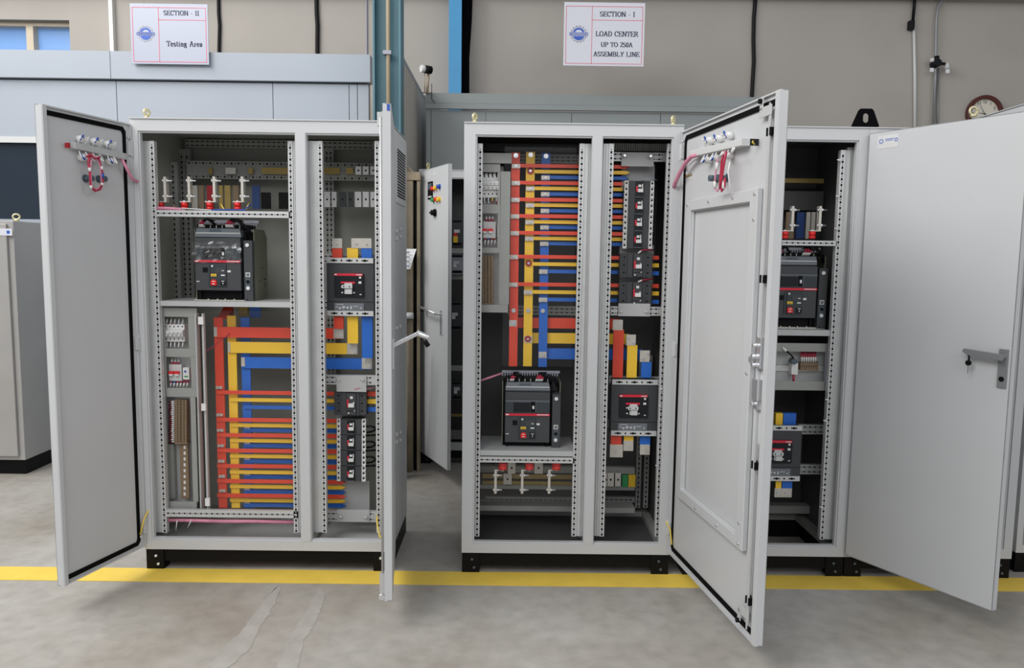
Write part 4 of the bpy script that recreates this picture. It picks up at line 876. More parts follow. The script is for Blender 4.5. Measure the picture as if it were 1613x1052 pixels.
# middle cabinet rear channel
part(cab2, 'rear_channel', 'ctrl', (756, 735, 1000, 745, .42, .03), (756, 765, 1000, 771, .42, .03))
for (y0, y1, m, nm) in ((747, 754, 'gold', 'upper bronze'), (758, 765, 'gold', 'lower bronze')):
    q = MB(); rbox(q, 760, y0, 905, y1, .43, .01); solo(q, 'rear_busbar', m, '%s bar low at the back of the middle cabinet' % nm, 'busbar', 'rear copper bars of the middle cabinet')
for i, (x0, y0, x1, y1, Y) in enumerate(((800, 728, 812, 746, .3), (793, 746, 806, 763, .38), (842, 728, 855, 746, .3), (952, 745, 956, 766, .38), (957, 745, 967, 766, .38), (969, 745, 978, 766, .38))):
    q = MB(); rbox(q, x0, y0, x1, y1, Y, .01); q.mt(1); p = P((x0+x1)/2, (y0+y1)/2, Y); q.cyl((p.x, Y-.001, p.z), (p.x, Y+.0005, p.z), 1.8*S, 10)
    solo(q, 'drilled_plate', ['tin', 'black'], 'drilled tinned plate low in the middle cabinet, %s from the left' % ORD[i+1], 'metal plate', 'drilled plates low in the middle cabinet')
for (x0, x1, m, nm) in ((980, 989, 'green', 'green'), (990, 1001, 'yelp', 'yellow')):
    q = MB(); rbox(q, x0, 748, x1, 767, .41, .012); solo(q, 'bar_support', m, 'small %s support block low in the middle cabinet' % nm, 'support block')
# rear of right open cabinet
for (x0, x1, m, nm) in ((1238, 1251, 'brown', 'brown'), (1255, 1267, 'shaded', 'shaded blue'), (1270, 1276, 'tin', 'pale'), (1278, 1284, 'tin', 'narrow pale')):
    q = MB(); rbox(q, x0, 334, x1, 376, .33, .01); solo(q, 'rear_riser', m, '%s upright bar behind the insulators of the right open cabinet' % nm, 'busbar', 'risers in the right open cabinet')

# ================================================================== control plates, MCBs, contactors, terminals
def cutplate(root, x0, y0, x1, y1, Y, cuts, name='control_plate', m='ctrl'):
    xs = sorted({x0, x1}); q = MB(); yy = y0
    for (cx0, cy0, cx1, cy1) in cuts:
        rbox(q, x0, yy, x1, cy0, Y, .004)
        rbox(q, x0, cy0, cx0, cy1, Y, .004); rbox(q, cx1, cy0, x1, cy1, Y, .004); yy = cy1
    rbox(q, x0, yy, x1, y1, Y, .004)
    return q.build(name, m, root, root.location)
cutplate(cab1, 253, 485, 310, 803, .09, ((260, 499, 297, 549), (262, 562, 301, 611), (264, 625, 302, 790)))
part(cab1, 'rear_plate', 'plate', (256, 495, 306, 795, .165, .003))
part(cab1, 'angle_strip', 'plate', (311, 494, 313, 806, .085, .04), (321.5, 494, 324.5, 806, .09, .02))
part(cab1, 'shield_clip', 'white', (312, 499, 320, 511, .075, .012), (317, 636, 324, 647, .075, .012), (323, 785, 330, 797, .075, .012))
part(cab1, 'wiring_duct', 'ctrl', (262, 700, 274, 785, .13, .03))
q = MB(); rbox(q, 284, 698, 297, 785, .12, .008); q.mt(1)
for k in range(9): rbox(q, 289.3, 702+k*9.2, 292.3, 707+k*9.2, .119, .001)
q.build('din_rail', ['brown', 'white'], cab1, cab1.location)
cutplate(cab2, 752, 258, 788, 492, .15, ((760, 271, 784, 322), (760, 336, 784, 390), (758, 398, 786, 480)), m='ctrl')
part(cab2, 'control_strip', 'ctrl', (788, 270, 803, 480, .148, .006)); part(cab2, 'control_bracket', 'ctrl', (752, 241, 806, 257, .14, .01), (752, 480, 800, 492, .14, .01))
part(cab2, 'rear_plate', 'plate', (758, 262, 792, 482, .225, .003))
cutplate(cab4, 1116, 540, 1307, 614, .10, ((1130, 553, 1300, 600),)); part(cab4, 'rear_plate', 'plate', (1118, 548, 1304, 606, .165, .003)); part(cab4, 'din_rail', 'alu', (1118, 575, 1298, 584, .155, .006)); part(cab4, 'slotted_duct', 'logog', (1300, 553, 1306, 602, .098, .01))
def make_mcb():
    t = thing('miniature_breaker', (0, 0, 0), '', 'circuit breaker'); w_ = 7*S
    q = MB(); q.prism([(.0, 0), (.06, 0), (.06, 27*S), (.0, 27*S), (.0, 19*S), (-.022, 18*S), (-.022, 9*S), (.0, 8*S)], .0004, w_-.0004, 'x'); q.mt(1)
    q.cyl((w_/2, -.001, 23.5*S), (w_/2, .0005, 23.5*S), 1.1*S, 10); q.cyl((w_/2, -.001, 4*S), (w_/2, .0005, 4*S), 1.1*S, 10); q.box(w_*.25, -.0226, 10*S, w_*.75, -.022, 10.8*S); q.build('case', ['white', 'black'], t, bevel=.0006)
    q = MB(); q.box(w_*.12, -.030, 13*S, w_*.88, -.020, 16*S); q.build('lever', 'offw', t, bevel=.0006)
    return t
mp = None
for (n, x0, dx, y, sc, cab, h) in ((5, 258.5, 6.5, 538, 1.0, 'left', 1), (4, 760, 6.3, 311, .95, 'middle', 1.35)):
    for k in range(n):
        if mp is None: mp = make_mcb(); o = mp
        else: o = copy_tree(mp)
        Y = .12 if cab == 'left' else .17
        o.location = P(x0+dx*k, y, Y); o.scale = (sc*.95, 1, h)
        o['label'] = 'white miniature breaker in the row of %s in the %s cabinet, %s from the left' % (('five' if n == 5 else 'four'), cab, ORD[k+1]); o['group'] = 'miniature breakers of the %s cabinet' % cab
def wires(name, label, specs, cat='wires', group=None):
    if len(specs) == 1: q = MB(); q.tube(specs[0][0], specs[0][1], 8); return solo(q, name, specs[0][2], label, cat, group)
    t = thing(name, specs[0][0][-1], label, cat, group)
    for pts, r, m in specs: q = MB(); q.tube(pts, r, 6); q.build('wire_ferrule' if m == 'white' else 'wire', m, t, t.location)
    return t
sp = []
for k in range(5):
    x = 262+6.3*k; c = ('white', 'wyel', 'wred', 'blu', 'white')[k]
    sp += [([P(x, 511, .13), P(x+1, 505, .12), P(x+2, 499.5, .14)], .0035, 'white'), ([P(x, 512, .135), P(x-.5, 509, .13)], .0045, c), ([P(x+1, 538, .13), P(x+.5, 545, .12), P(x, 550, .14)], .0035, 'white')]
wires('breaker_wires', 'short ferruled wires on the row of five miniature breakers in the left cabinet', sp)
sp = []
for k in range(4):
    x = 763+6.3*k; sp += [([P(x, 277, .17), P(x+.5, 271, .16)], .003, 'wblack'), ([P(x, 311, .17), P(x, 317, .165)], .0035, 'white' if k != 2 else 'wyel'), ([P(x, 315, .17), P(x+.5, 321, .165)], .003, 'wred' if k > 1 else 'white')]
wires('breaker_wires', 'short ferruled wires on the row of four miniature breakers in the middle cabinet', sp)
def relay_group(x, y, Y, cab):
    """small two-pole breaker block and a selector module with wires"""
    t = thing('double_pole_breaker', P(x, y+30, Y), 'small white two-pole breaker with orange-red levers and red wires in the %s cabinet' % cab, 'circuit breaker')
    q = MB(); rbox(q, x, y+4, x+20, y+30, Y, .05); q.build('case', 'offw', t, t.location, bevel=.0015)
    q = MB(); rbox(q, x-1, y+15, x+6.5, y+19, Y-.015, .015); rbox(q, x+8, y+15, x+15.5, y+19, Y-.015, .015); q.mt(1); rbox(q, x, y+19, x+5.5, y+22, Y-.014, .014); rbox(q, x+9, y+19, x+14.5, y+22, Y-.014, .014); q.build('lever', ['redp', 'white'], t, t.location)
    t2 = thing('signal_module', P(x+22, y+28, Y), 'narrow white control module with a blue dot beside the two-pole breaker in the %s cabinet' % cab, 'control module')
    q = MB(); rbox(q, x+22, y+9, x+32, y+28, Y, .05); q.build('case', 'white', t2, t2.location, bevel=.0015)
    q = MB(); p = P(x+26, y+15, Y); q.cyl(p-Vector((0, .003, 0)), p, .005, 12); q.build('dial', 'blu', t2, t2.location)
    q = MB(); rbox(q, x+24, y+22, x+30, y+24, Y-.001, .002); q.build('display', 'green', t2, t2.location)
    sp = []
    for k in range(6):
        a = x+3+k*5.2; sp += [([P(a, y+29, Y+.01), P(a+.5, y+33, Y)], .0042, 'wred' if k != 1 else 'blu'), ([P(a+.5, y+33, Y), P(a-1, y+41, Y+.005)], .0042, 'white')]
    for k in range(3): a = x+5+k*5; sp += [([P(a, y+6, Y+.01), P(a, y, Y)], .0042, 'wred'), ([P(a, y, Y), P(a, y-5, Y+.01)], .0042, 'white')]
    wires('control_wires', 'red and white wires around the two-pole breaker in the %s cabinet' % cab, sp)
relay_group(266, 570, .12, 'left')
relay_group(761, 345, .17, 'middle')
def terminals(x0, y0, x1, y1, Y, n, label, axis='v', ms=('brown', 'black')):
    t = thing('terminal_strip', P((x0+x1)/2, y1, Y), label, 'terminal strip'); q = MB()
    for k in range(n):
        if axis == 'v': a = y0+(y1-y0)*k/n; b = y0+(y1-y0)*(k+.86)/n; rbox(q, x0, a, x1, b, Y, .03); q.mt(1); rbox(q, x0+(x1-x0)*.45, a+.6, x0+(x1-x0)*.55, b-.4, Y-.0008, .001); rbox(q, x0+(x1-x0)*.2, a+.7, x0+(x1-x0)*.28, b-.5, Y-.0008, .001); rbox(q, x0+(x1-x0)*.74, a+.7, x0+(x1-x0)*.82, b-.5, Y-.0008, .001); q.mt(0)
        else: a = x0+(x1-x0)*k/n; b = x0+(x1-x0)*(k+.86)/n; rbox(q, a, y0, b, y1, Y, .03); q.mt(1); rbox(q, a+.5, y0+(y1-y0)*.45, b-.4, y0+(y1-y0)*.55, Y-.0008, .001); q.mt(0)
    q.build('terminal_blocks', list(ms), t, t.location)
    q = MB(); (rbox(q, x0-1, y1, x1+1, y1+2, Y, .04) if axis == 'v' else rbox(q, x1, y0-1, x1+1.5, y1+1, Y, .04)); q.build('end_stop', 'brown', t, t.location)
    return t
terminals(275.5, 630, 294, 697, .10, 26, 'brown terminal strip with labelled red wires at the lower left of the left cabinet')
sp = []
for k in range(20):
    y = 632+k*3.3; j = random.uniform(-1, 1)
    sp += [([P(276, y, .115), P(271+j, y+1, .11), P(266, y+1.5+j, .13)], .0032, 'wred'), ([P(275, y, .113), P(270+j, y+1, .108)], .0042, 'white')]
wires('terminal_wires', 'dense fan of red wires with white ferrules in the lower left cabinet', sp)
terminals(759, 402, 777, 477, .16, 28, 'tall brown terminal strip at the left of the middle cabinet')
terminals(1261, 571, 1288, 583, .12, 12, 'short brown terminal strip in the right open cabinet', 'h')
sp = []
for k in range(7):
    x = 1263+k*3.6; sp += [([P(x, 571, .13), P(x, 562, .12)], .0042, 'white'), ([P(x, 563, .12), P(x-.5, 552, .14)], .0042, 'wred')]
wires('terminal_wires', 'red and white wires standing above the terminal strip in the right open cabinet', sp)
t = thing('selector_switch', P(1251, 592, .12), 'small white switch module with black knob in the right open cabinet', 'switch')
q = MB(); rbox(q, 1247, 572, 1257, 590, .12, .04); q.build('case', 'white', t, t.location, bevel=.001)
q = MB(); p = P(1250, 569, .10); q.cyl(p-Vector((0, .012, 0)), p+Vector((0, .03, 0)), .014, 14); q.build('knob', 'slate', t, t.location)
wires('door_cable', 'white and black stub cable end near the knob in the right open cabinet', [([P(1232, 547, .10), P(1239, 553, .09)], .007, 'white'), ([P(1239, 553, .09), P(1247, 560, .09), P(1252, 568, .10)], .004, 'wblack'), ([P(1250, 590, .12), P(1250, 602, .12)], .005, 'wred')])

# mounting plates behind the small breakers
part(cab1, 'breaker_plate', 'plate', (530, 592, 577, 617, .15, .006), (530, 650, 580, 664, .26, .006), (531, 757, 582, 806, .245, .006), (531, 803, 582, 822, .155, .006))
part(cab2, 'breaker_plate', 'plate', (979, 240, 1030, 262, .17, .006), (979, 259, 1031, 300, .245, .006), (976, 386, 1030, 402, .25, .006), (976, 434, 1028, 448, .25, .006), (974, 478, 1024, 498, .15, .006))
for root, ps, Y in ((cab1, ((534, 598), (572, 598), (537, 813), (577, 814)), .148), (cab2, ((984, 245), (1025, 246), (978, 490), (1019, 491)), .147), (cab2, ((1049, 521), (1044, 613), (1041, 640), (1036, 733)), .05), (cab4, ((1322, 252), (1320, 309), (1318, 360), (1303, 629), (1300, 662), (1297, 767), (1294, 798)), .045)):
    for (x, y) in ps: q = MB(); p = P(x, y, Y); q.cyl(p-Vector((0, .006, 0)), p+Vector((0, .004, 0)), .006, 10); q.cyl(p-Vector((.012, .003, 0)), p+Vector((0, -.003, 0)), .003, 8); q.build('screw', 'steel', root, root.location)
# slotted wiring ducts
def duct(root, x0, y0, x1, y1, Y, m='ctrl', n=24, name='wiring_duct'):
    a, b, c, d = rect(x0, y0, x1, y1, Y); q = MB(); q.box(a, Y+.004, c, b, Y+.03, c+.006); q.box(a, Y+.01, c, b, Y+.03, d)
    for k in range(n): xx = a+(b-a)*k/n; q.box(xx, Y, c, xx+(b-a)/n*.55, Y+.01, d)
    return q.build(name, m, root, root.location)
duct(cab2, 762, 227, 914, 239, .30, 'insidedark', 40); duct(cab2, 967, 226, 1050, 238, .20, 'ctrl', 24)

# black looped cables right of the left stack, pink cable bundles, protective wires
for k in range(3):
    y = 672+k*24
    wires('breaker_cable', 'black looped cable leaving the %s breaker of the left stack' % pos[k+1 if k else 0], [([P(576, y, .18), P(583, y-1, .17), P(590, y+1, .18), P(591, y+5, .19), P(585, y+8, .2), P(577, y+9, .2)], .005, 'wblack'), ([P(576, y+14, .18), P(592, y+13, .18)], .005, 'wblack')], 'cable', 'black cables of the left stack')
wires('pink_cable_bundle', 'pink spiral-wrapped cable bundle lying under the bottom rail of the left cabinet', [([P(263, 819, .07), P(300, 819.5, .06), P(350, 821, .06), P(400, 821, .06), P(470, 822.5, .07)], .009, 'pink'), ([P(279, 820, .05), P(277, 836, .07)], .0025, 'white'), ([P(301, 820, .05), P(295, 832, .07)], .0025, 'white')], 'cable')
wires('pink_cable_bundle', 'pink cable bundle lying on the top rail among the red insulators of the left cabinet', [([P(246, 328, .06), P(262, 328, .06), P(285, 329.5, .07), P(292, 330, .07)], .008, 'pink'), ([P(285, 328, .06), P(310, 329.5, .07), P(335, 331, .07)], .003, 'offw'), ([P(333, 331, .06), P(345, 330, .07), P(385, 330.5, .07), P(395, 322, .09)], .003, 'blu'), ([P(272, 320, .12), P(276, 329, .08)], .003, 'brown'), ([P(347, 320, .12), P(353, 330, .08)], .003, 'wyel'), ([P(392, 320, .12), P(388, 330, .08)], .003, 'wyel')], 'cable')
wires('pink_wire', 'thin pink wire above the lone small breaker of the left cabinet', [([P(558, 613, .15), P(566, 611, .15), P(578, 613, .16), P(592, 610, .18)], .0028, 'pink')], 'wire')
wires('red_wire', 'red wires above the upper lone small breaker of the middle cabinet', [([P(1007, 398, .15), P(1012, 394, .14), P(1020, 393, .15), P(1030, 394, .18)], .003, 'wred'), ([P(1005, 399, .15), P(1010, 395, .142)], .004, 'white')], 'wire')
wires('red_wire', 'red wires above the lower lone small breaker of the middle cabinet', [([P(1007, 444, .15), P(1013, 441, .14), P(1030, 439, .18)], .003, 'wred'), ([P(1005, 444, .15), P(1011, 441.5, .142)], .004, 'white')], 'wire')
wires('grey_wire', 'grey wire arching over the top breaker of the middle stack', [([P(1011, 285, .16), P(1018, 281, .15), P(1028, 281, .15), P(1035, 284, .17)], .0025, 'logog')], 'wire')
wires('pink_wire', 'pink wire entering from the left above the circuit breaker of the middle cabinet', [([P(755, 600, .10), P(770, 595, .12), P(790, 588, .14)], .005, 'pink')], 'wire')
wires('lacing', 'thin dark red twisted cable lacing hanging across the red vertical bar of the left cabinet', [([P(324, 553+(-0), .11), P(332, 549, .15), P(340, 542, .17), P(352, 533, .185), P(362, 525, .18)], .0022, 'wred')], 'wire')  # twisted cable lacing drawn as one thin tube

# clear shields
def shield(x0, y0, x1, y1, Y, label):
    q = MB(); rbox(q, x0, y0, x1, y1, Y, .003); return solo(q, 'clear_shield', 'acrylic', label, 'acrylic sheet')
shield(322, 490, 458, 802, .085, 'clear acrylic sheet in front of the busbars in the lower part of the left cabinet')
shield(793, 232, 905, 577, .085, 'clear acrylic sheet in front of the tall busbars of the middle cabinet')
shield(757, 731, 904, 790, .066, 'clear acrylic sheet in front of the hanging insulators of the middle cabinet')

# ================================================================== doors
class Door:
    """inner face on local y=0, width along +x from the hinge; side=+1 when the inner side looks to +y"""
    def __init__(s, root, X, Y, ang, w, side, z0, z1, name='door', mname='paint'):
        s.d = Vector((math.sin(ang), -math.cos(ang), 0)); s.n = Vector((-s.d.y, s.d.x, 0)); s.o = Vector((X, Y, 0)); s.side = side; s.w = w; s.z0 = z0; s.z1 = z1
        q = MB(); T = .022
        q.box(0, 0, z0, w, -side*.002, z1); q.box(0, -side*.002, z0, .003, -side*T, z1); q.box(w-.003, -side*.002, z0, w, -side*T, z1)
        q.box(0, -side*(T-.002), z0, w, -side*T, z1); q.box(0, -side*.002, z0, w, -side*T, z0+.003); q.box(0, -side*.002, z1-.003, w, -side*T, z1)
        s.root = root; s.ob = q.build(name, mname, root, (0, 0, 0), loc=s.o-root.location, rotz=math.atan2(s.d.y, s.d.x))
    def uz(s, x, y, off=0):
        o = s.o+s.n*s.side*off; d = ray(x, y); t = (o-CAMP).dot(s.n)/d.dot(s.n); p = CAMP+d*t-s.o
        return p.dot(s.d), p.z
    def pt(s, x, y, off=0):
        u, z = s.uz(x, y, off); return Vector((u, s.side*off, z))
    def add(s, q, name, m, bevel=0): return q.build(name, m, s.ob, bevel=bevel)
    def y(s, v): return s.side*v

ZB, ZT = .118, 2.074
# door 1 (left, inner side seen)
D1 = Door(cab1, LL, -.004, -.272, .4725, 1, ZB, ZT)
def gasket(D, inset=.018, gw=.019, m='rubber', lip=.0, hinge_in=.03):
    q = MB(); w = D.w
    y0, y1 = D.y(0), D.y(.006); za, zb = D.z0+inset, D.z1-inset; c = .022; g2 = gw*.8
    q.prism([(w-.012, za), (w-.012, za+gw), (hinge_in+c, za+gw), (hinge_in+g2, za+gw+c-.006), (hinge_in+g2, zb-gw-c+.006), (hinge_in+c, zb-gw), (w-.012, zb-gw), (w-.012, zb), (hinge_in+c-.006, zb), (hinge_in, zb-c+.004), (hinge_in, za+c-.004), (hinge_in+c-.006, za)], y0, y1); D.add(q, 'gasket', m)
    q = MB(); q.rring(.0, D.z0, w, D.z1, .006, .006, .006, .006, D.y(0), D.y(.010)); D.add(q, 'folded_rim', 'paint')
gasket(D1)
q = MB(); q.box(D1.w-.022, D1.y(0), ZB, D1.w-.001, D1.y(.014), ZT); D1.add(q, 'free_edge_fold', 'paint', bevel=.002)
def duct_on(D, a, b, width, depth, endm='dark2'):
    """sloping box duct between two pixel points"""
    A = D.pt(*a, .0); B = D.pt(*b, .0); q = MB(); d = (B-A).normalized(); nz = Vector((-d.z, 0, d.x))
    i = len(q.v); y0, y1 = D.y(.001), D.y(depth)
    for p in (A, B):
        for sgn, yy in ((-1, y0), (1, y0), (1, y1), (-1, y1)): v = p+nz*sgn*width/2; q.v.append((v.x, yy, v.z))
    for f_ in ((0, 1, 2, 3), (7, 6, 5, 4), (0, 4, 5, 1), (1, 5, 6, 2), (2, 6, 7, 3), (3, 7, 4, 0)): q.face([i+k for k in f_])
    D.add(q, 'cable_duct', 'plate' if D.side > 0 else 'offw', bevel=.002)
    return A, B, d, nz
def frame_for(D, x, y, off): return D.pt(x, y, off)
def lampback(D, x, y, flip=1):
    """back of an indicator lamp: barrel with wires looping to the duct"""
    c = D.pt(x, y, .0); q = MB()
    q.cyl(c, c+Vector((0, D.y(.028), 0)), .015, 12); q.cyl(c+Vector((0, D.y(.028), 0)), c+Vector((0, D.y(.036), 0)), .009, 10); q.mt(1)
    q.cyl(c+Vector((0, D.y(.01), 0)), c+Vector((0, D.y(.016), 0)), .0145, 12); q.mt(2)
    for k in (-1, 1):
        q.tube([c+Vector((k*.006, D.y(.036), 0)), c+Vector((k*.014, D.y(.044), .010*flip)), c+Vector((k*.02+.008, D.y(.038), -.004*flip)), c+Vector((k*.016+.01, D.y(.028), -.022*flip))], .0028, 6)
    q.mt(3); q.tube([c+Vector((.005, D.y(.037), .002*flip)), c+Vector((.016, D.y(.046), .012*flip)), c+Vector((.026, D.y(.036), -.010*flip))], .0035, 6)
    D.add(q, 'indicator_lamp_back', ['white', 'slate', 'white', 'blu'])
def knobback(D, x, y):
    c = D.pt(x, y, .0); q = MB(); q.cyl(c, c+Vector((0, D.y(.02), 0)), .010, 12); q.cyl(c+Vector((0, D.y(.02), 0)), c+Vector((0, D.y(.038), 0)), .0125, 14); q.cyl(c, c+Vector((0, D.y(.005), 0)), .016, 14); D.add(q, 'push_button_back', 'slate')
def wire_on(D, specs, name='door_wires'):
    q = MB(); ms = []
    for pts, r, m in specs:
        if m not in ms: ms.append(m)
        q.mt(ms.index(m)); q.tube([D.pt(*p) for p in pts], r, 6)
    D.add(q, name, ms)
duct_on(D1, (108, 229), (190, 247), .027, .032)
q = MB(); c = D1.pt(107, 229, .02); q.box(c.x-.004, c.y-.010, c.z-.010, c.x+.006, c.y+.008, c.z+.010); D1.add(q, 'duct_mouth', 'darkred')
for x, y in ((122, 219), (145, 223), (166, 227)): lampback(D1, x, y, 1)
for x, y in ((124, 248), (146, 251), (168, 254)): lampback(D1, x, y, -1)
knobback(D1, 134, 281); knobback(D1, 155, 282)
wire_on(D1, [([(142, 242, .045), (139, 256, .045), (141, 268, .05), (142, 281, .05), (143, 295, .05), (150, 301, .05), (158, 298, .05), (162, 288, .05), (161, 270, .05), (155, 248, .045)], .0045, 'wred'),
             ([(146, 242, .045), (143, 258, .05), (144, 290, .052), (151, 299, .052), (160, 290, .052), (158, 262, .05), (150, 245, .045)], .003, 'pink'),
             ([(141, 264, .054), (141.5, 270, .054)], .0058, 'white'), ([(143, 292, .054), (144, 297, .054)], .0055, 'white'), ([(162, 273, .054), (162, 280, .054)], .0055, 'blu'), ([(160, 262, .054), (161, 267, .054)], .0055, 'white'), ([(161, 288, .054), (161, 292, .054)], .0055, 'white'),
             ([(136, 247, .04), (142, 243, .05), (150, 250, .05), (158, 247, .045)], .004, 'wred')])
def worldtube(root, pts, r, m, name):
    q = MB(); q.tube(pts, r, 8); return q.build(name, m, root, root.location)
def wp(D, x, y, off): p = D.pt(x, y, off); return D.o+D.d*p.x+D.n*p.y+Vector((0, 0, p.z))
worldtube(cab1, [wp(D1, 190, 247, .02), wp(D1, 197, 260, .04), P(207, 280, -.06), P(215, 286, -.01), P(221, 283, .03), P(222, 265, .045)], .007, 'pink', 'door_cable')
worldtube(cab1, [P(239, 789, .03), P(233, 805, .0), P(226, 820, -.03), wp(D1, 221, 842, .01)], .004, 'wyel', 'earth_wire')
q = MB(); p = D1.pt(220, 845, 0); q.cyl(p, p+Vector((0, D1.y(.012), 0)), .006, 8); p = D1.pt(200, 217, 0); q.cyl(p, p+Vector((0, D1.y(.014), 0)), .004, 8); D1.add(q, 'stud', 'steel')
for yy in (235, 540, 828):
    z = P(215, yy, -.0).z; q = MB(); q.box(-.004, D1.y(.001), z-.03, .018, D1.y(.014), z+.03); q.cyl((-.001, D1.y(.008), z-.036), (-.001, D1.y(.008), z+.036), .006, 8); D1.add(q, 'hinge', 'paint', bevel=.001)
# door 2 (right door of the left cabinet, nearly edge-on)
D2 = Door(cab1, LR, -.004, .1267, .5621, -1, ZB, ZT)
gasket(D2)
q = MB(); z = P(606, 170, -.55).z
q.box(D2.w-.0005, .006, z-.012, D2.w+.0008, .018, z+.012); D2.add(q, 'blue_sticker', 'blu')
c = (D2.w-.05, .022, P(612, 545, -.5).z); q = MB()
q.box(c[0]-.014, .022, c[2]-.09, c[0]+.014, .03, c[2]+.03); q.prism([(.028, c[2]-.004), (.125, c[2]+.045), (.128, c[2]+.062), (.028, c[2]+.014)], c[0]-.012, c[0]+.012, 'x')
q.cyl((c[0], .118, c[2]+.055), (c[0]+.0, .165, c[2]+.035), .012, 10); q.mt(1); q.cyl((c[0]-.0, .15, c[2]+.022), (c[0], .165, c[2]+.0), .010, 10)
D2.add(q, 'swing_handle', ['steel', 'black'], bevel=.001)
q = MB(); z = P(598, 918, -.5).z; q.box(D2.w-.03, -.008, z-.03, D2.w-.014, -.03, z+.06); q.cyl((D2.w-.035, -.022, z-.035), (D2.w-.005, -.022, z-.035), .012, 12); D2.add(q, 'latch_roller', ['steel'])
q = MB(); q.tube([(D2.w-.02, -.018, ZB+.05), (D2.w-.02, -.018, ZT-.05)], .005, 8); D2.add(q, 'lock_rod', 'zinc')
q = MB(); z = P(600, 186, -.4).z; q.box(D2.w-.12, -.0, z-.04, D2.w-.10, -.035, z+.012); D2.add(q, 'rod_guide', 'zinc')
worldtube(cab1, [P(594, 812, .03), P(594, 825, .0), P(597, 840, -.03), P(600, 848, -.06)], .004, 'wyel', 'earth_wire')
# door 3 (large, inner side seen)
D3 = Door(cab2, CR-.003, -.004, .1486, .9000, -1, ZB, ZT)
gasket(D3, inset=.024, gw=.019, hinge_in=.032)
q = MB(); q.box(D3.w-.028, D3.y(0), ZB, D3.w-.006, D3.y(.012), ZT); q.box(D3.w-.075, D3.y(0), ZB+.03, D3.w-.068, D3.y(.010), ZT-.03); D3.add(q, 'free_edge_fold', 'paint', bevel=.001)
A, B, d_, nz_ = duct_on(D3, (1100, 243), (1183, 224), .027, .038)
q = MB(); c = D3.pt(1176, 226, .03); e = D3.pt(1184, 224, .03); q.box(e.x-.001, D3.y(.004), e.z-.012, e.x+.003, D3.y(.036), e.z+.012); q.mt(1); q.tube([(e.x, D3.y(.025), e.z+.006), (e.x+.006, D3.y(.03), e.z), (e.x+.002, D3.y(.02), e.z-.008)], .003, 6); D3.add(q, 'duct_mouth', ['dark2', 'wyel'])
for x, y in ((1124, 222), (1139, 219), (1155, 214)): lampback(D3, x, y, 1)
for x, y in ((1122, 252), (1136, 249), (1155, 245)): lampback(D3, x, y, -1)
knobback(D3, 1131, 281); knobback(D3, 1146, 280)
wire_on(D3, [([(1140, 238, .055), (1137, 255, .055), (1135, 275, .055), (1134, 292, .055), (1137, 301, .055), (1141, 295, .055), (1142, 280, .055)], .0045, 'wred'),
             ([(1144, 238, .055), (1141, 255, .055), (1137, 280, .058), (1134, 297, .058)], .005, 'wred'), ([(1131, 250, .05), (1128, 265, .055), (1126, 285, .055), (1126, 296, .055), (1130, 301, .055), (1134, 296, .055)], .0035, 'pink'),
             ([(1150, 255, .05), (1147, 270, .05), (1150, 298, .05)], .003, 'white'), ([(1130, 256, .056), (1129, 268, .056)], .0055, 'white'), ([(1126, 286, .057), (1126, 296, .057)], .005, 'white'), ([(1140, 287, .057), (1140, 297, .057)], .005, 'white'),
             ([(1139, 240, .06), (1134, 247, .06)], .006, 'white'), ([(1156, 233, .06), (1152, 241, .06)], .006, 'white')])
worldtube(cab2, [wp(D3, 1100, 243, .03), wp(D3, 1090, 246, .035), wp(D3, 1080, 256, .035), P(1070, 274, -.07), P(1063, 290, -.02), P(1061, 298, .02)], .009, 'pink', 'door_cable')
wire_on(D3, [([(1082, 270, .005), (1082, 258, .01), (1090, 249, .012), (1110, 244, .015)], .003, 'offw')], 'white_wire')
for (y, m) in ((273, 'offw'), (278, 'gold'), (283, 'offw')):
    q = MB(); a = D3.pt(1080, y, 0); b = D3.pt(1090, y-2, 0); q.box(a.x, D3.y(0), a.z-.004, b.x, D3.y(.0015), a.z+.004); D3.add(q, 'sticker', m)
# stiffening panel frame
u0, zt = D3.uz(1091, 316); u1, zt2 = D3.uz(1204, 296); _, zb = D3.uz(1071, 784); _, zb2 = D3.uz(1176, 862)
zt = (zt+zt2)/2; zb = (zb+zb2)/2; ub0 = D3.uz(1071, 784)[0]; u0 = (u0+ub0)/2; u1 = (u1+D3.uz(1176, 862)[0])/2
q = MB(); q.rring(u0, zb, u1, zt, .045, .045, .060, .045, D3.y(.001), D3.y(.022)); q.rring(u0+.043, zb+.043, u1-.058, zt-.043, .006, .006, .006, .006, D3.y(.001), D3.y(.012)); D3.add(q, 'panel_frame', 'paint', bevel=.004)
q = MB()
zm = (zb+zt)/2
for (u, z) in ((u0+.012, zt-.02), (u0+(u1-u0)*.36, zt-.02), (u0+(u1-u0)*.70, zt-.02), (u1-.02, zt-.02), (u1-.02, zt-.11), (u1-.02, zm), (u1-.03, zb+.10), (u1-.03, zb+.02), (u0+(u1-u0)*.66, zb+.02), (u0+(u1-u0)*.34, zb+.02), (u0-.02, zm+.1), (u0-.02, zb+.14), (u0-.03, zt-.20)):
    q = MB(); yb = D3.y(.022) if u > u0 else 0; q.cyl((u, yb, z), (u, yb+D3.y(.004), z), .006, 10); D3.add(q, 'panel_screw', 'steel')
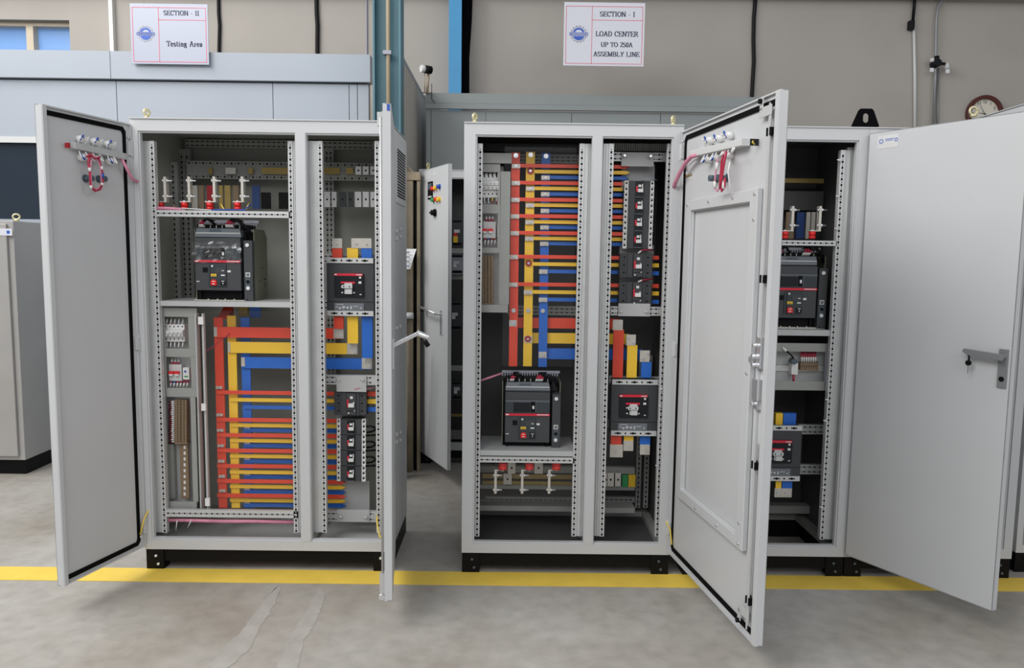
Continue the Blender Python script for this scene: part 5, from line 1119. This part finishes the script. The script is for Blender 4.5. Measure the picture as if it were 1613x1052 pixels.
# lock rod and latches
q = MB(); ur = D3.w-.050
for z0_, z1_ in ((ZB+.06, .86), (1.18, ZT-.05)): q.box(ur-.007, D3.y(.014), z0_, ur+.007, D3.y(.018), z1_)
D3.add(q, 'lock_rod', 'zinc')
for (x, y) in ((1227, 205), (1216, 440), (1199, 735), (1188, 948)):
    z = D3.uz(x, y)[1]; q = MB(); q.box(ur-.014, D3.y(0), z-.014, ur-.009, D3.y(.022), z+.014); q.box(ur+.009, D3.y(0), z-.014, ur+.014, D3.y(.022), z+.014); D3.add(q, 'rod_guide', 'black')
for (y, s_) in ((160, 1), (985, -1)):
    z = D3.uz(1210, y)[1] if s_ > 0 else D3.uz(1180, 985)[1]; q = MB()
    q.box(ur-.075, D3.y(.016), z-.03*(s_ > 0)-.0, ur-.052, D3.y(.020), z+.045*(1 if s_ < 0 else .35)); 
    if s_ > 0: q.box(ur-.075, D3.y(.016), z-.055, ur+.012, D3.y(.020), z-.02); zz = z+.002
    else: q.box(ur-.075, D3.y(.016), z+.03, ur+.012, D3.y(.020), z+.065); zz = z-.0
    q.mt(1); q.cyl((ur-.063, D3.y(.018), zz), (ur-.063, D3.y(.030), zz), .009, 14)
    D3.add(q, 'latch_hook', ['zinc', 'black'], bevel=.001)
q = MB(); z = D3.uz(1210, 560)[1]
q.box(ur-.02, D3.y(0), z-.05, ur+.012, D3.y(.02), z+.06); q.cyl((ur-.02, D3.y(.02), z+.03), (ur-.02, D3.y(.034), z+.03), .008, 10); q.cyl((ur-.026, D3.y(.02), z-.01), (ur-.026, D3.y(.034), z-.01), .010, 10); q.cyl((ur-.02, D3.y(.02), z-.04), (ur-.02, D3.y(.034), z-.04), .008, 10); q.box(ur-.06, D3.y(.024), z-.035, ur-.03, D3.y(.028), z-.015)
z = D3.uz(1208, 618)[1]; q.box(ur-.03, D3.y(0), z-.035, ur+.010, D3.y(.024), z+.04); q.box(ur-.026, D3.y(.0), z-.07, ur-.0, D3.y(.016), z-.035); q.cyl((ur-.02, D3.y(.012), z-.05), (ur-.02, D3.y(.03), z-.05), .007, 8)
D3.add(q, 'lock_case', 'steel', bevel=.001)
worldtube(cab2, [P(1045, 811, .03), P(1050, 822, .0), P(1056, 835, -.03), wp(D3, 1058, 858, .01)], .004, 'wyel', 'earth_wire')
for yy in (240, 550, 830):
    z = P(1065, yy, 0).z; q = MB(); q.box(-.006, D3.y(.001), z-.03, .014, D3.y(.012), z+.03); q.cyl((-.003, D3.y(.008), z-.036), (-.003, D3.y(.008), z+.036), .006, 8); D3.add(q, 'hinge', 'paint', bevel=.001)
q = MB(); p = D3.pt(1079, 222, 0); q.cyl(p, p+Vector((0, D3.y(.016), 0)), .004, 8); D3.add(q, 'stud', 'steel')

# door 4 (plain outer side seen): outer face is on local -y
D4 = Door(cab5, X4b+.014, -.006, .5278, .668, 1, ZB, ZT)
OUT = -.022
def outpt(D, x, y): return D.pt(x, y, OUT*D.side)
A = outpt(D4, 1383, 215); B = outpt(D4, 1415, 231); q = MB(); q.box(A.x, OUT, B.z, B.x, OUT-.001, A.z); q.mt(1)
q.mt(1); cx = A.x+.018; cz = (A.z+B.z)/2+.004; q.disc_ring((cx, cz), .010, .007, OUT-.0016, OUT-.001, 20); q.box(cx+.02, OUT-.0016, cz+.006, B.x-.022, OUT-.001, cz+.0085); q.box(cx+.02, OUT-.0016, cz, B.x-.026, OUT-.001, cz+.0025); q.disc_ring((B.x-.011, cz), .008, .005, OUT-.0016, OUT-.001, 16)
D4.add(q, 'maker_label', ['alu', 'logob'])
A = outpt(D4, 1574, 549); B = outpt(D4, 1587, 612); q = MB(); um = (A.x+B.x)/2
q.box(um-.017, OUT, B.z, um+.017, OUT-.008, A.z); 
q.cyl((um, OUT-.008, A.z-.030), (um, OUT-.035, A.z-.030), .012, 12)
q.prism([(um+.012, A.z-.018), (um-.135, A.z-.010), (um-.140, A.z-.022), (um-.120, A.z-.034), (um+.012, A.z-.042)], OUT-.028, OUT-.044)
q.mt(1); q.cyl((um, OUT-.008, B.z+.035), (um, OUT-.012, B.z+.035), .010, 12)
q.tube([(um-.118, OUT-.036, A.z-.030), (um-.112, OUT-.038, A.z-.045), (um-.115, OUT-.036, A.z-.055)], .004, 6); q.cyl((um-.115, OUT-.031, A.z-.066), (um-.115, OUT-.041, A.z-.066), .011, 12)
q.mt(0); q.box(um-.117, OUT-.035, A.z-.110, um-.113, OUT-.037, A.z-.075)
D4.add(q, 'lever_handle', ['dgrey', 'black'], bevel=.002)
gasket(D4)

# ================================================================== narrow back cabinet with its door
BX0 = P(660, 480, 1.93).x; BX1 = BX0+.82
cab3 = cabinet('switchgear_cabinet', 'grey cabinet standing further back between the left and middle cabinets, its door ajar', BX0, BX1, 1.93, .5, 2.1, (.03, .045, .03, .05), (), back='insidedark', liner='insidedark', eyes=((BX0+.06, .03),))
e = P(711, 500, 1.36); dx = e.x-BX0; 
D5 = Door(cab3, BX0, 1.925, math.atan2(dx, .57), math.hypot(dx, .57), 1, .115, 2.08)
def dd(x, y): return outpt(D5, x, y)
q = MB(); a = dd(675, 287); b = dd(682, 313); q.box(a.x, OUT, b.z, b.x, OUT-.006, a.z); q.mt(1); q.box(a.x+.01, OUT-.006, a.z-.05, b.x-.01, OUT-.007, a.z-.012); q.mt(2); q.box(a.x+.01, OUT-.006, b.z+.01, b.x-.01, OUT-.0065, b.z+.02); D5.add(q, 'panel_meter', ['black', 'slate', 'offw'])
for (x, y, m) in ((684, 297, 'redp'), (688, 296, 'yelp'), (693, 294, 'blu'), (684, 315, 'green'), (689, 314, 'redp'), (693, 314, 'yelp')):
    c = dd(x, y); q = MB(); q.cyl(c, c+Vector((0, -.006, 0)), .017, 14); q.cyl(c+Vector((0, -.006, 0)), c+Vector((0, -.022, 0)), .013, 14); D5.add(q, 'indicator_lamp', m)
c = dd(686, 335); q = MB(); q.cyl(c, c+Vector((0, -.03, 0)), .018, 14); q.cyl(c+Vector((.0, 0, 0)), c+Vector((0, -.01, 0)), .025, 14); q.box(c.x-.03, OUT-.02, c.z-.005, c.x+.03, OUT-.034, c.z+.005); D5.add(q, 'selector_knob', 'black')
for p_, r_ in (((668, 272), (677, 283)), ((682, 271), (687, 276))): q = MB(); a = dd(*p_); b = dd(*r_); q.box(a.x, OUT, b.z, b.x, OUT-.001, a.z); D5.add(q, 'sticker', 'offw')
c = dd(696, 508); q = MB(); q.box(c.x-.014, OUT, c.z-.08, c.x+.014, OUT-.008, c.z+.08); a = dd(673, 482); q.tube([(c.x, OUT-.008, c.z+.055), (c.x, OUT-.05, c.z+.06), (a.x+.03, OUT-.07, a.z-.0)], .009, 8); q.mt(1); q.cyl((a.x, OUT-.03, a.z-.02), (a.x, OUT-.045, a.z-.02), .018, 12); D5.add(q, 'lever_handle', ['steel', 'black'])
# its contents seen through the gap
t_ = cab3
part(t_, 'mounting_rail', 'ctrl', (690, 391, 760, 399, 2.0, .02), (690, 576, 760, 584, 2.0, .03), (690, 678, 760, 692, 2.2, .02), (690, 697, 760, 704, 1.96, .02), (690, 428, 760, 440, 2.1, .02))
for (x0, y0, x1, y1, m, lab, cat) in ((711, 345, 729, 388, 'dark', 'dark upper breaker with a red label seen through the gap of the back cabinet', 'circuit breaker'), (710, 400, 730, 432, 'logog', 'grey relay block with wires seen through the gap of the back cabinet', 'relay'), (708, 475, 728, 520, 'dark', 'dark contactor seen low through the gap of the back cabinet', 'contactor'), (711, 600, 728, 630, 'dark', 'dark block with bright lugs at the bottom of the back cabinet', 'breaker')):
    th = thing('control_device', P((x0+x1)/2, y1, 2.05), lab, cat); q = MB(); rbox(q, x0, y0, x1, y1, 2.05, .08); q.mt(1); rbox(q, x0+2, y0+2, x1-2, y0+5, 2.045, .01); rbox(q, x0+2, y1-6, x1-2, y1-2, 2.045, .01); q.build('case', [m, 'black'], th, th.location, bevel=.002)
    q = MB(); rbox(q, x0+4, (y0+y1)/2-5, x0+13, (y0+y1)/2, 2.04, .01); q.mt(1); rbox(q, x0+4, (y0+y1)/2, x0+9, (y0+y1)/2+5, 2.04, .01); q.build('label', ['offw', 'redl' if y0 < 390 else 'white'], th, th.location)
q = MB(); rbox(q, 714, 372, 721, 382, 2.03, .01); solo(q, 'yellow_lug', 'yelp', 'small yellow lug below the upper breaker of the back cabinet', 'cable lug')
q = MB(); rbox(q, 700, 652, 735, 656, 2.2, .01); solo(q, 'rear_busbar', 'gold', 'bronze bar near the bottom of the back cabinet', 'busbar')

# ================================================================== steel cabinet at far left
cr = G(47, 745); X1_ = cr.x; zt7 = P(36, 348, 1.53).z
t = thing('steel_cabinet', (X1_-.45, 1.73, 0), 'brushed steel floor cabinet with black plinth at the left edge of the picture', 'electrical cabinet')
q = MB(); q.box(X1_-.9, 1.53, .1, X1_, 1.93, zt7); q.build('body', 'steelcab', t, t.location, bevel=.004)
q = MB(); q.box(X1_-.89, 1.508, .13, X1_-.035, 1.528, zt7-.02); q.build('door', 'steelcab', t, t.location, bevel=.004)
q = MB(); q.box(X1_-.88, 1.55, 0, X1_-.01, 1.92, .1); q.build('plinth', 'black', t, t.location)
q = MB(); p = P(7, 366, 1.506); q.box(p.x-.06, 1.505, p.z-.02, p.x+.05, 1.508, p.z+.025); q.mt(1); q.box(p.x+.015, 1.5045, p.z-.008, p.x+.035, 1.505, p.z+.012); q.build('door_sticker', ['sign', 'logob'], t, t.location)
q = MB(); p = P(26, 349, 1.6); n = 16; q.cyl((p.x, 1.6, zt7), (p.x, 1.6, zt7+.014), .016, 12); q.tube([(p.x+.017*math.cos(2*math.pi*k/n), 1.6+.01*math.cos(2*math.pi*k/n), zt7+.030+.017*math.sin(2*math.pi*k/n)) for k in range(n+1)], .006, 8); q.build('lifting_eye', 'brass', t, t.location)

# ================================================================== clutter between the cabinets
t = thing('wooden_crate', (P(652, 500, 1.75).x, 1.8, 0), 'open tan wooden crate frame standing in the gap behind the left cabinet', 'crate')
YC = 1.72; zt_ = P(652, 284, YC).z
def post_w(x0, x1, name='upright'):
    q = MB(); a = P(x0, 500, YC).x; b = P(x1, 500, YC).x; q.box(a, YC, 0, b, YC+.05, zt_); q.build(name, 'wood', t, t.location, bevel=.002)
post_w(640, 650.5); post_w(656.5, 661.5)
q = MB(); a = P(622, 292, YC).x; b = P(662, 292, YC).x; q.box(a, YC-.01, zt_, b, YC+.06, zt_+.055); q.build('top_beam', 'wood', t, t.location, bevel=.002)
q = MB(); a = P(641, 262, YC); b = P(659, 280, YC+.02); q.tube([a, b], .007, 6); a = P(641, 268, YC); b = P(655, 283, YC+.02); q.tube([a, b], .006, 6); q.build('brace', 'wood', t, t.location)
q = MB(); a = P(648, 500, YC).x; q.box(a, YC+.04, 0, P(657, 500, YC).x, YC+.05, zt_); q.build('crate_shade', 'black', t, t.location)  # black sheet stands in for the shade inside the open crate
q = MB(); a = P(644, 497, YC-.03); b = P(651, 497, YC-.03); q.cyl(a-Vector((.03, 0, 0)), b, .022, 12); solo(q, 'plastic_pipe', 'offw', 'short white pipe end poking out beside the wooden crate', 'pipe')
q = MB(); a = G(657, 722); c = P(645, 555, 1.45); q.tube([Vector((a.x, 1.62, .03)), Vector((c.x-.02, 1.5, c.z+.1))], .022, 4); solo(q, 'wood_plank', 'wood', 'narrow plank leaning against the crate in the gap behind the left cabinet', 'plank')
q = MB(); p = P(649, 392, 1.65); z2_ = P(649, 424, 1.65).z; nn = 6
for k in range(nn+1):
    f_ = k/nn; q.v += [(p.x-.045, 1.65, p.z+(z2_-p.z)*f_), (p.x+.03-.04*f_+.0, 1.65-.02*math.sin(f_*3), p.z+(z2_-p.z)*f_)]
for k in range(nn): q.face((2*k, 2*k+1, 2*k+3, 2*k+2))
q.mt(1)
for k in range(4): z = p.z-.03-k*.03; q.box(p.x-.035, 1.62, z, p.x-.012, 1.622, z+.012)
solo(q, 'paper_sheet', ['paper', 'logog'], 'white paper sheet with small printed boxes hanging on the crate', 'paper')
q = MB(); random.seed(3); ctr = G(648, 720); 
import itertools
nu, nv = 10, 7
for j in range(nv+1):
    for i in range(nu):
        th_ = 2*math.pi*i/nu; ph = math.pi*j/nv; r = .07*random.uniform(.7, 1.2)
        q.v.append((ctr.x-.05+r*math.sin(ph)*math.cos(th_), 1.55+r*math.sin(ph)*math.sin(th_), .21-r*3.0*math.cos(ph)))
for j in range(nv):
    for i in range(nu): k = (i+1) % nu; q.face((j*nu+i, j*nu+k, (j+1)*nu+k, (j+1)*nu+i))
solo(q, 'plastic_wrap', 'paper', 'crumpled pale plastic wrap at the foot of the wooden crate', 'plastic wrap')

# every object that is part of the surroundings keeps its stated kind
for o in list(bpy.data.objects):
    if o.type == 'EMPTY' and o.get('kind') == 'structure' and 'category' in o: del o['category']
